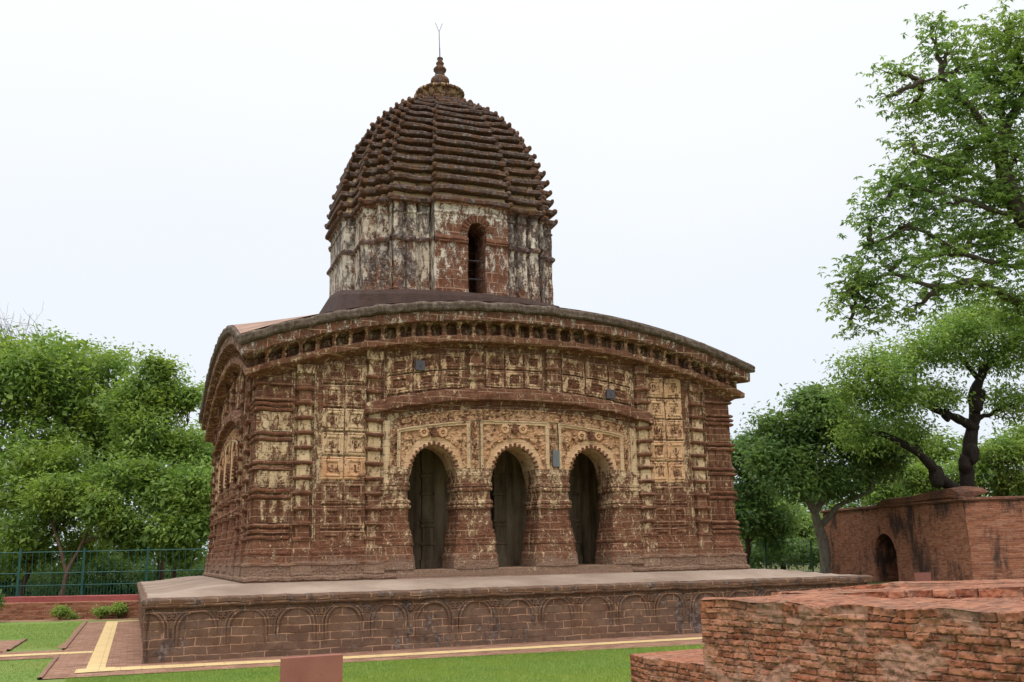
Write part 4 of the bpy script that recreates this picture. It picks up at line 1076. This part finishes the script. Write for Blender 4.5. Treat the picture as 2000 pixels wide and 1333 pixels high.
# small red notice stone before the building
q = onZ(1803, 1148, 0); q = CAM+(q-CAM)*.80; nq = at(1803, 1137, 30)
MAT['redst'] = plain('red_sandstone', (.25, .085, .07), .75, .3)
MAT['redst2'] = plain('dark_lettering', (.10, .03, .03), .7, .2)
sign = empty('stone_sign', (nq[0], nq[1], 0), 'small red stone notice board in front of the brick building', 'sign')
rx, ry = RT[0]/math.hypot(RT[0], RT[1]), RT[1]/math.hypot(RT[0], RT[1])
def obox(mb, c, hw, hd, z0, z1, **k):
    V = [(c[0]+rx*a*hw-ry*b*hd, c[1]+ry*a*hw+rx*b*hd, z) for a in (-1, 1) for b in (-1, 1) for z in (z0, z1)]
    mb.add(V, [(0, 1, 3, 2), (4, 6, 7, 5), (0, 4, 5, 1), (2, 3, 7, 6), (0, 2, 6, 4), (1, 5, 7, 3)], **k)
mb = MB(); obox(mb, nq, .24, .05, 0, .78); mb.build('board', MAT['redst'], sign, False, .003)
mb = MB()
for j in range(4): obox(mb, (nq[0]+ry*.056+rx*(-.08+.05*j), nq[1]-rx*.056+ry*(-.08+.05*j), 0), .018, .003, .46, .50)
mb.build('lettering', MAT['redst2'], sign)

# foreground red stone slab (back of a sign)
sl = empty('stone_slab', (1.28, -8.2, 0), 'plain upright red sandstone slab standing on the lawn in the foreground', 'sign')
mb = MB(); x0, x1, y0 = 1.012, 1.55, -8.23; zt = .755
ang = .115
def sp_(u, d, z): return (x0+u*math.cos(ang)-d*math.sin(ang), y0+u*math.sin(ang)+d*math.cos(ang), z)
b_ = .006; w_ = .535
L = []
for z, ins in ((0, 0), (zt-b_, 0), (zt, b_)):
    L.append([sp_(ins, ins, z), sp_(w_-ins, ins, z), sp_(w_-ins, .055-ins, z), sp_(ins, .055-ins, z)])
P = np.array(L); mb.grid(P, closed=True); mb.fan(P[-1])
s = NT('slab_sandstone'); Pn = s.pos(); n = s.noise(Pn, 3, 7, .6)
c = s.ramp(n, [(.3, (.24, .085, .062)), (.7, (.31, .12, .085))]); c = s.mix(s.math('MULTIPLY', s.ss(s.noise(Pn, 60, 4, .7), .55, .7), .3), c, (.15, .05, .04, 1))
MAT['slab'] = s.bsdf(c, .7, s.noise(Pn, 70, 3), .002, .3)
mb.build('slab', MAT['slab'], sl)

# ------------------------------------------------------------------ foliage
def norm(v): return v/(np.linalg.norm(v, axis=-1, keepdims=True)+1e-9)
def leaf_mesh(mb, C, size, width=.42, droop=.5, outward=None, lv=None, bend=.15):
    n = len(C)
    d = RNG.normal(size=(n, 3)); d[:, 2] = d[:, 2]*.5-droop
    if outward is not None: d += outward*1.0
    d = norm(d); up = norm(np.array([0, 0, 1.0])+RNG.normal(size=(n, 3))*.55)
    sd_ = norm(np.cross(d, up)); nr = np.cross(sd_, d)
    L = size*RNG.uniform(.7, 1.3, n)[:, None]; w = L*width*.5
    V = np.stack([C, C+d*L*.45-sd_*w+nr*L*bend*.5, C+d*L, C+d*L*.45+sd_*w+nr*L*bend*.5], 1)
    a = np.repeat(np.clip(lv, 0, 1), 4)
    mb.add(V, np.arange(n*4).reshape(-1, 4), pl=a)
def crown(mb, blobs, nclump, per, size, clump_r, hollow=.45, droop=.5, width=.42, palm=0, flat=.75, fill=True):
    """blobs: (x,y,z,rx,ry,rz). clumps of leaves lie in the outer shell of each blob"""
    if not palm and fill is not None:
        nb = []
        for b in blobs:
            nb.append((b[0], b[1], b[2], b[3]*.72, b[4]*.72, b[5]*.72))
            for _ in range(4):
                d = norm(RNG.normal(size=3)); d[2] = abs(d[2])*1.1-.35; f = RNG.uniform(.30, .50); o_ = RNG.uniform(.6, .95)
                nb.append((b[0]+d[0]*b[3]*o_, b[1]+d[1]*b[4]*o_, b[2]+d[2]*b[5]*o_, b[3]*f, b[4]*f, b[5]*f*.8))
        blobs0, blobs = blobs, nb
    w = np.array([b[3]*b[4]+b[4]*b[5]+b[3]*b[5] for b in blobs]); w = w/w.sum(); cen = []
    for b, f in zip(blobs, w):
        k = max(3, int(nclump*f)); d = norm(RNG.normal(size=(k, 3))); r = (hollow+(1-hollow)*RNG.random(k)**.6)[:, None]*(.72+.5*RNG.random((k, 1))**1.5+.14*np.sin(d[:, :1]*5+b[0])*np.cos(d[:, 2:]*6+b[1]))
        c = np.array(b[:3])+d*r*np.array(b[3:6]); cen.append(c)
        o = d
        cv = np.clip(.45+RNG.normal(size=k)*.22, 0, 1)
        if palm:
            m = per//palm
            rc = c[:, None]+RNG.normal(size=(k, m, 3))*clump_r*np.array([1, 1, flat])*.5
            rc = rc.reshape(-1, 3); q = np.repeat(rc, palm, 0)
            ax = np.tile(np.arange(palm)*2*math.pi/palm, len(rc))+np.repeat(RNG.uniform(0, 6, len(rc)), palm)
            ow = np.stack([np.cos(ax), np.sin(ax), -droop+0*ax], 1)*2.2
            leaf_mesh(mb, q, size, width, 0, ow, np.repeat(cv, m*palm)+RNG.normal(size=len(q))*.12)
        else:
            q = (c[:, None]+RNG.normal(size=(k, per, 3))*clump_r*np.array([1, 1, flat])*.5)
            q = q.reshape(-1, 3); leaf_mesh(mb, q, size, width, droop, np.repeat(o, per, 0)*.5, np.repeat(cv, per)+RNG.normal(size=len(q))*.15)
    if not palm: cen = [np.vstack([cen[i_*5]]) for i_ in range(len(blobs0))]; blobs = blobs0
    for b in blobs:   # inner leaves fill the middle of each mass
        k = max(6, int(nclump*per*.12/len(blobs))) if fill else 0
        if not k: continue
        c = np.array(b[:3])+norm(RNG.normal(size=(k, 3)))*RNG.random((k, 1))**.4*.8*np.array(b[3:6])
        leaf_mesh(mb, c, size*1.45, .6, droop, None, np.clip(.35+.2*RNG.normal(size=k), 0, 1))
    return cen
def limb(mb, a, b, r0, r1, wob=.12, n=8, sag=0.0, seg=7):
    a = np.array(a, float); b = np.array(b, float); t = np.linspace(0, 1, n)[:, None]; L = np.linalg.norm(b-a)
    p = a+(b-a)*t; j = RNG.normal(size=(n, 3))*wob*L*.12; j[0] = 0; j[-1] = 0
    p = p+j; p[:, 2] += (-sag*L*4*(t*(1-t)))[:, 0]
    mb.tube(p, np.linspace(r0, r1, n), seg); return p
def tree(name, base, blobs, label, leaf, bark, nclump=220, per=26, size=.17, cr=.5, trunk_r=.16, group=None, fork=.45, palm=0, droop=.5, limbs=None, cat='tree', width=.42, twigs=3, hollow=.35, dens=1.7, fill=True):
    base = np.array(base, float); root = empty(name, base, label, cat, group)
    mb = MB(); c = np.array([b[:3] for b in blobs]).mean(0)
    zf_ = base[2]+(c[2]-base[2])*fork; f = np.array([base[0]*.6+c[0]*.4, base[1]*.6+c[1]*.4, zf_])
    if limbs:
        for pts_, r0, r1 in limbs:
            pts_ = np.array(pts_, float); m = len(pts_); tt = np.linspace(0, m-1, m*4)
            q = np.stack([np.interp(tt, np.arange(m), pts_[:, j]) for j in range(3)], 1); q[1:-1] += RNG.normal(size=(len(q)-2, 3))*r0*.15
            q[1:-1] = (q[:-2]+q[1:-1]*2+q[2:])/4
            mb.tube(q, np.interp(np.linspace(0, 1, len(q)), [0, 1], [r0, r1])*(1+.1*RNG.normal(size=len(q))), 9)
    else: limb(mb, base-np.array([0, 0, .3]), f, trunk_r, trunk_r*.7, .15, 9, seg=10)
    mc = MB(); cen = crown(mc, blobs, int(nclump*dens), per, size*(1.15 if not palm else 1), cr, palm=palm, droop=droop, width=width, hollow=hollow, fill=fill)
    for b, cs in zip(blobs, cen):
        bc_ = np.array(b[:3]); s_ = f
        if limbs:
            allp = np.vstack([np.array(l_[0]) for l_ in limbs]); s_ = allp[np.argmin(np.linalg.norm(allp-bc_, axis=1))]
        p = limb(mb, s_, bc_, trunk_r*.42, trunk_r*.14, .3, 9)
        for q in cs[:twigs*4]: 
            limb(mb, p[RNG.integers(4, 9)], q, trunk_r*.12, trunk_r*.03, .3, 6, seg=5)
    mb.build('trunk', bark, root, True); mc.build('crown', leaf, root)
    return root
LM = {'mid': leafmat('leaf_mid', (.075, .135, .026), (.29, .41, .10)), 'dark': leafmat('leaf_dark', (.05, .10, .03), (.18, .28, .085)),
      'bright': leafmat('leaf_bright', (.085, .155, .028), (.27, .39, .105)), 'silk': leafmat('leaf_silk', (.085, .155, .04), (.27, .39, .11))}
BK = {'brown': barkmat('bark_brown', (.16, .10, .07)), 'black': barkmat('bark_black', (.045, .035, .03)), 'greybrown': barkmat('bark_greybrown', (.14, .11, .085)), 'grey': barkmat('bark_grey', (.25, .21, .17))}

def BX(*a): return B(*a)
def B(px, py, D, r, ry=None, rz=None):
    p = at(px, py, D); return (p[0], p[1], p[2], r, ry or r, rz or r*.8)
def G(px, D):   # ground point under a pixel column
    p = at(px, 1100, D); return (p[0], p[1], 0)
# left trees
GL = 'trees behind the teal fence'
tree('tree', G(60, 41), [B(30, 760, 40, 2.6), B(110, 720, 41, 2.4), B(-60, 800, 40, 2.6), B(60, 880, 39, 2.4), B(150, 800, 41, 2.2), B(-30, 690, 42, 1.8)], 'tallest full green tree at the far left edge behind the fence', LM['mid'], BK['brown'], 420, 30, .20, .75, .2, GL)
tree('tree', G(215, 43), [B(200, 740, 43, 1.9), B(170, 830, 42, 2.3), B(240, 850, 42, 1.9), B(120, 700, 44, 1.5), B(190, 920, 42, 2.0)], 'pale green tree in the middle of the left grove', LM['bright'], BK['brown'], 300, 28, .18, .7, .18, GL)
tree('tree', G(320, 39), [B(295, 760, 39, 1.3), B(335, 780, 39, 1.2), B(290, 850, 38, 1.7), B(345, 870, 38, 1.3), B(310, 720, 39, .8), B(365, 780, 39, .7), B(250, 800, 39, 1.2)], 'slender green tree with a peaked crown just left of the temple', LM['mid'], BK['brown'], 330, 26, .17, .55, .16, GL)
tree('tree', G(345, 36), [B(300, 960, 36, 1.6), B(370, 960, 35.5, 1.4), B(240, 930, 36, 1.2), B(385, 1030, 35, 1.0), B(330, 1040, 35, 1.2), B(400, 900, 38, .9), B(395, 980, 36, 1.1), B(360, 1085, 35.5, .8), B(270, 1060, 36, 1.0)], 'light green leafy tree touching the left corner of the temple', LM['bright'], BK['brown'], 300, 26, .17, .5, .12, GL)
tree('tree', G(40, 36), [B(10, 960, 36, 1.6), B(80, 980, 36, 1.5), B(30, 1050, 35, 1.3), B(130, 1000, 37, 1.4), B(180, 960, 37, 1.3), B(60, 900, 37, 1.3), B(140, 900, 38, 1.3), B(90, 1080, 36, 1.0), B(170, 1070, 37, 1.0), B(0, 1090, 36, 1.0)], 'bushy mid green tree low at the left edge', LM['mid'], BK['brown'], 280, 26, .17, .5, .13, GL)
tree('tree', G(135, 34), [B(200, 1000, 34.6, 1.1), B(130, 960, 35, 1.1), B(240, 1040, 35, .9)], 'leaning thin-trunked tree close behind the teal fence', LM['mid'], BK['brown'], 170, 24, .16, .5, .13, GL,
     limbs=[([G(120, 34), at(130, 1120, 34), at(160, 1060, 34.5), at(215, 960, 35.5)], .11, .02), ([at(130, 1120, 34), at(112, 1050, 34.5), at(80, 960, 36)], .08, .015)])
tree('tree', G(440, 60), [B(385, 880, 58, 2.2), B(420, 940, 58, 2.5), B(370, 1000, 56, 2.0)], 'distant bright tree just behind the temple corner', LM['bright'], BK['brown'], 160, 26, .24, .8, .2, GL)
# bare twigs at the far left
mb = MB(); root = empty('bare_tree', G(30, 46), 'bare twiggy grey tree top rising above the left grove', 'tree')
tr = limb(mb, G(30, 46), at(30, 760, 46), .14, .06)
for k in range(26):
    a = at(RNG.uniform(0, 80), RNG.uniform(720, 800), 46); b = at(RNG.uniform(-30, 85), RNG.uniform(610, 690), 46+RNG.uniform(-1, 1))
    limb(mb, tr[-1], a, .045, .025, .3); p = limb(mb, a, b, .022, .006, .5)
    for j in range(4): limb(mb, p[RNG.integers(2, 7)], b+RNG.normal(size=3)*.4, .01, .004, .4, 5, seg=4)
mb.build('branches', BK['grey'], root)

# right: dark tree behind the temple, twisted tree, overhanging silk-cotton tree
GR = 'trees behind the brick building'
tree('tree', G(1610, 46), [B(1530, 850, 46, 1.9), B(1600, 820, 46, 2.0), B(1680, 850, 46, 2.0), B(1560, 930, 45, 2.0), B(1640, 930, 46, 1.8), B(1720, 900, 47, 1.7), B(1500, 900, 45, 1.3), B(1590, 780, 46, 1.2)],
     'dark dense tree with pale forked trunk left of the brick building', LM['dark'], BK['grey'], 520, 28, .21, .7, .32, GR,
     limbs=[([G(1612, 46), at(1608, 1060, 46), at(1590, 990, 46), at(1550, 950, 46)], .30, .12), ([at(1592, 1000, 46), at(1625, 950, 46), at(1650, 880, 46)], .18, .08), ([at(1600, 1030, 46), at(1640, 985, 46), at(1700, 960, 46)], .16, .07)])
tree('tree', G(1455, 52), [B(1450, 890, 52, 1.8), B(1470, 960, 52, 1.9), B(1440, 1010, 51, 1.6), B(1500, 1020, 52, 1.6)], 'dark bluish tree right beside the temple wall', LM['dark'], BK['brown'], 260, 26, .21, .7, .2, GR)
tree('tree', G(1530, 58), [B(1520, 1010, 58, 2.2), B(1580, 1040, 57, 2.0), B(1470, 1060, 57, 1.8)], 'shaded low tree behind the right fence', LM['mid'], BK['brown'], 170, 26, .24, .8, .2, GR)
tw_l = [([G(1885, 43), at(1880, 1000, 43), at(1885, 940, 43), at(1893, 870, 43), at(1905, 820, 43), at(1900, 770, 43), at(1920, 725, 43), at(1945, 700, 43)], .36, .17),
        ([at(1906, 838, 43), at(1875, 820, 42.8), at(1840, 805, 42.5), at(1790, 780, 42), at(1735, 772, 41.5)], .24, .10),
        ([at(1872, 965, 43), at(1828, 925, 42), at(1800, 890, 41.5), at(1725, 848, 41)], .26, .12),
        ([at(1910, 740, 43), at(1870, 690, 43), at(1900, 640, 43)], .12, .06), ([at(1945, 700, 43), at(1985, 660, 43), at(2040, 640, 43)], .16, .08)]
tree('twisted_tree', G(1885, 43), [B(1700, 720, 41, 1.7, None, 1.1), B(1780, 690, 42, 1.9, None, 1.2), B(1870, 650, 43, 2.0, None, 1.2), B(1960, 690, 43, 2.0, None, 1.3), B(1740, 790, 41, 1.6, None, 1.0), B(1820, 770, 42, 1.4, None, .9), B(1680, 770, 41, 1.2, None, .8), B(1980, 790, 43, 1.5, None, 1.0), B(1680, 850, 41, 1.2, None, .8), B(1780, 850, 42, 1.1, None, .7), B(1930, 620, 43, 1.3), B(2030, 640, 43, 1.6)],
     'twisted tree with knotty black trunk and feathery light green leaves behind the building', LM['bright'], BK['black'], 800, 26, .17, .75, .3, GR, limbs=tw_l, hollow=.1, twigs=2, fill=False)
tree('tree', G(1970, 52), [B(1960, 890, 52, 2.2, None, 1.2), B(2030, 860, 52, 2.2), B(1900, 930, 52, 2.0, None, 1.2), B(1990, 950, 52, 2.0, None, 1.2), B(1830, 960, 53, 1.7, None, 1.2), B(1790, 930, 53, 1.4)], 'low yellow green tree crown right above the brick building', LM['bright'], BK['brown'], 380, 28, .2, .7, .2, GR)
tree('tree', G(1780, 62), [B(1760, 900, 62, 2.2), B(1720, 950, 62, 2.2), B(1840, 880, 62, 2.0), B(1800, 960, 61, 2.0)], 'mid green tree seen between the twisted trunk and the dark tree', LM['mid'], BK['brown'], 220, 26, .26, .8, .2, GR)
_t = [o for o in bpy.data.objects if o.name.startswith('twisted_tree')][0]
for (px, py, D, r) in ((1898, 885, 42.75, .30), (1909, 790, 42.8, .24), (1830, 930, 41.95, .30), (1848, 810, 42.45, .19), (1884, 905, 42.8, .26), (1916, 772, 42.9, .18)):
    q = at(px, py, D); mb = MB(); prof_ = [(r*math.sin(a)*(1+.07*RNG.normal()), -r*1.7*math.cos(a)) for a in np.linspace(.05, math.pi-.05, 12)]
    mb.lathe(q, prof_, 18, 5, .10); mb.build('burl', BK['black'], _t, True, .05)
# overhanging tree, trunk out of the frame
D0 = 21
sk = [([G(2180, 22), at(2170, 900, 22), at(2120, 700, 22), at(2080, 520, 21.5), at(2010, 440, 21), at(1960, 340, 21), at(1955, 260, 21), at(2010, 160, 21)], .42, .06),
      ([at(2110, 640, 22), at(1990, 590, 21), at(1900, 545, 20.5), at(1830, 565, 20), at(1740, 530, 20), at(1670, 560, 20)], .11, .02),
      ([at(2060, 520, 21.5), at(1960, 520, 21), at(1880, 495, 20.5), at(1780, 440, 20), at(1700, 480, 20)], .08, .018),
      ([at(1965, 330, 21), at(1900, 210, 20.5), at(1840, 150, 20.5), at(1800, 160, 20)], .08, .02),
      ([at(1975, 380, 21), at(1880, 330, 20.5), at(1790, 300, 20)], .07, .02), ([at(2000, 430, 21), at(1880, 390, 20.5), at(1760, 360, 20)], .06, .02)]
bl = [B(*[a*(1.22 if i_ > 2 and a else 1) if a else a for i_, a in enumerate(t_)]) for t_ in [(1850, 90, 20.5, .50, None, .35), (1820, 50, 20.5, .3, None, .2), (1750, 140, 20, .45, None, .2), (1900, 130, 21, .8, None, .5), (1960, 60, 21, .55), (2020, 90, 21, .9), (1860, 190, 20.5, .9, None, .45), (1960, 200, 21, .9), (1790, 210, 20.5, .45, None, .25), (1780, 270, 20.3, .4, None, .2),
      (1890, 290, 21, 1.0, None, .5), (1990, 300, 21, .9), (1740, 345, 20, .5, None, .25), (1820, 340, 20.5, .8, None, .4), (1720, 400, 20, .45, None, .25), (1930, 380, 21, .9, None, .5), (1820, 420, 20.5, .7, None, .3), (2020, 400, 21.5, .9), (1700, 430, 20, .4, None, .2),
      (1690, 475, 20, .35, None, .2), (1900, 460, 21, .8, None, .4), (1760, 510, 20, .7, None, .3), (1660, 560, 20, .45, None, .25), (1710, 560, 20, .6, None, .3), (1830, 500, 20.5, .6, None, .3), (1970, 500, 21, .7, None, .4), (1700, 610, 20, .5, None, .22), (1660, 640, 20, .3, None, .15), (1780, 610, 20.3, .4, None, .15), (1990, 620, 21, .6, None, .3), (2060, 560, 21.5, 1.0), (1680, 520, 20, .4, None, .2), (1640, 590, 20, .3, None, .15), (1750, 450, 20.3, .5, None, .25), (1790, 380, 20.3, .5, None, .25), (1860, 350, 20.6, .6, None, .3), (1830, 560, 20.3, .5, None, .2), (1900, 560, 20.6, .6, None, .25), (1730, 190, 20, .3, None, .15), (1950, 450, 21, .7, None, .35), (1960, 580, 21, .6, None, .25), (1980, 140, 21, .8)]]
tree('overhanging_tree', G(2180, 22), bl, 'large tree with hanging palmate leaves reaching in from the right edge', LM['silk'], BK['greybrown'], 1250, 42, .115, .36, .16, None, limbs=sk, palm=6, droop=.55, width=.36, hollow=.05, twigs=1, dens=1, fill=False)

# understorey
def hedge(name, spots, label, leaf, n=500, size=.15):
    mb = MB(); crown(mb, spots, int(n*1.6), 26, size*1.3, .6, hollow=.2); return tag(mb.build(name, leaf), label, 'undergrowth', kind='stuff')
sp1 = [B(x, 1150+random.uniform(-10, 10), 40+random.uniform(0, 4), 1.2, None, .8) for x in range(-80, 470, 30)]+[B(x, 1100, 52, 2.2) for x in range(-60, 470, 60)]+[B(x, 1120+random.uniform(-25, 25), 37+random.uniform(0, 6), 1.1, None, .8) for x in range(-80, 470, 34)]+[B(x, 1040, 46, 1.8) for x in range(-60, 460, 70)]+[B(x, 960, 50, 2.4) for x in range(-60, 430, 80)]
hedge('undergrowth', sp1, 'dark green undergrowth behind the teal fence', LM['dark'], 900, .16)
sp2 = [B(x, 1085+random.uniform(-15, 15), 52+random.uniform(0, 8), 1.5, None, 1.0) for x in range(1400, 1700, 26)]+[B(x, 1000, 66, 2.8) for x in range(1420, 2060, 70)]+[B(x, 1075, 66, 2.2) for x in range(1420, 2060, 60)]
hedge('undergrowth', sp2, 'shaded undergrowth between the temple and the brick building', LM['dark'], 800, .2)

# garden shrubs by the low wall and at the left edge
def shrub(p, r, h, label, leaf, n=60, size=.07):
    root = empty('shrub', p, label, 'shrub', 'garden shrubs by the low wall'); mb = MB()
    for k in range(9):
        a = RNG.uniform(0, 6.28); limb(mb, p, (p[0]+math.cos(a)*r*.7, p[1]+math.sin(a)*r*.7, h*RNG.uniform(.5, .95)), .008, .003, .3, 5, seg=4)
    mb.build('stems', BK['brown'], root); mb = MB(); crown(mb, [(p[0], p[1], h*.58, r, r, h*.42)], n, 16, size, .12, hollow=.1); mb.build('foliage', leaf, root)
for (px, py, r, h, lab, lf, n) in ((118, 1212, .24, .45, 'bushy shrub against the middle of the low wall', 'bright', 60), (163, 1207, .12, .22, 'tiniest shrub between the bushy ones', 'dark', 22), (198, 1210, .2, .4, 'rounded shrub left of the one with pale tips', 'mid', 50), (232, 1209, .26, .48, 'tallest garden shrub, nearest the platform', 'mid', 70), (143, 1211, .1, .16, 'sparse little plant at the foot of the low wall', 'bright', 14)):
    q = onZ(px, py, 0); shrub((q[0], q[1], 0), r, h, lab, LM[lf], n)
q = onZ(-15, 1215, 0); shrub((q[0]-.1, q[1]-.6, 0), .55, 1.1, 'largest shrub, cut off by the left edge of the picture', LM['dark'], 260, .08)
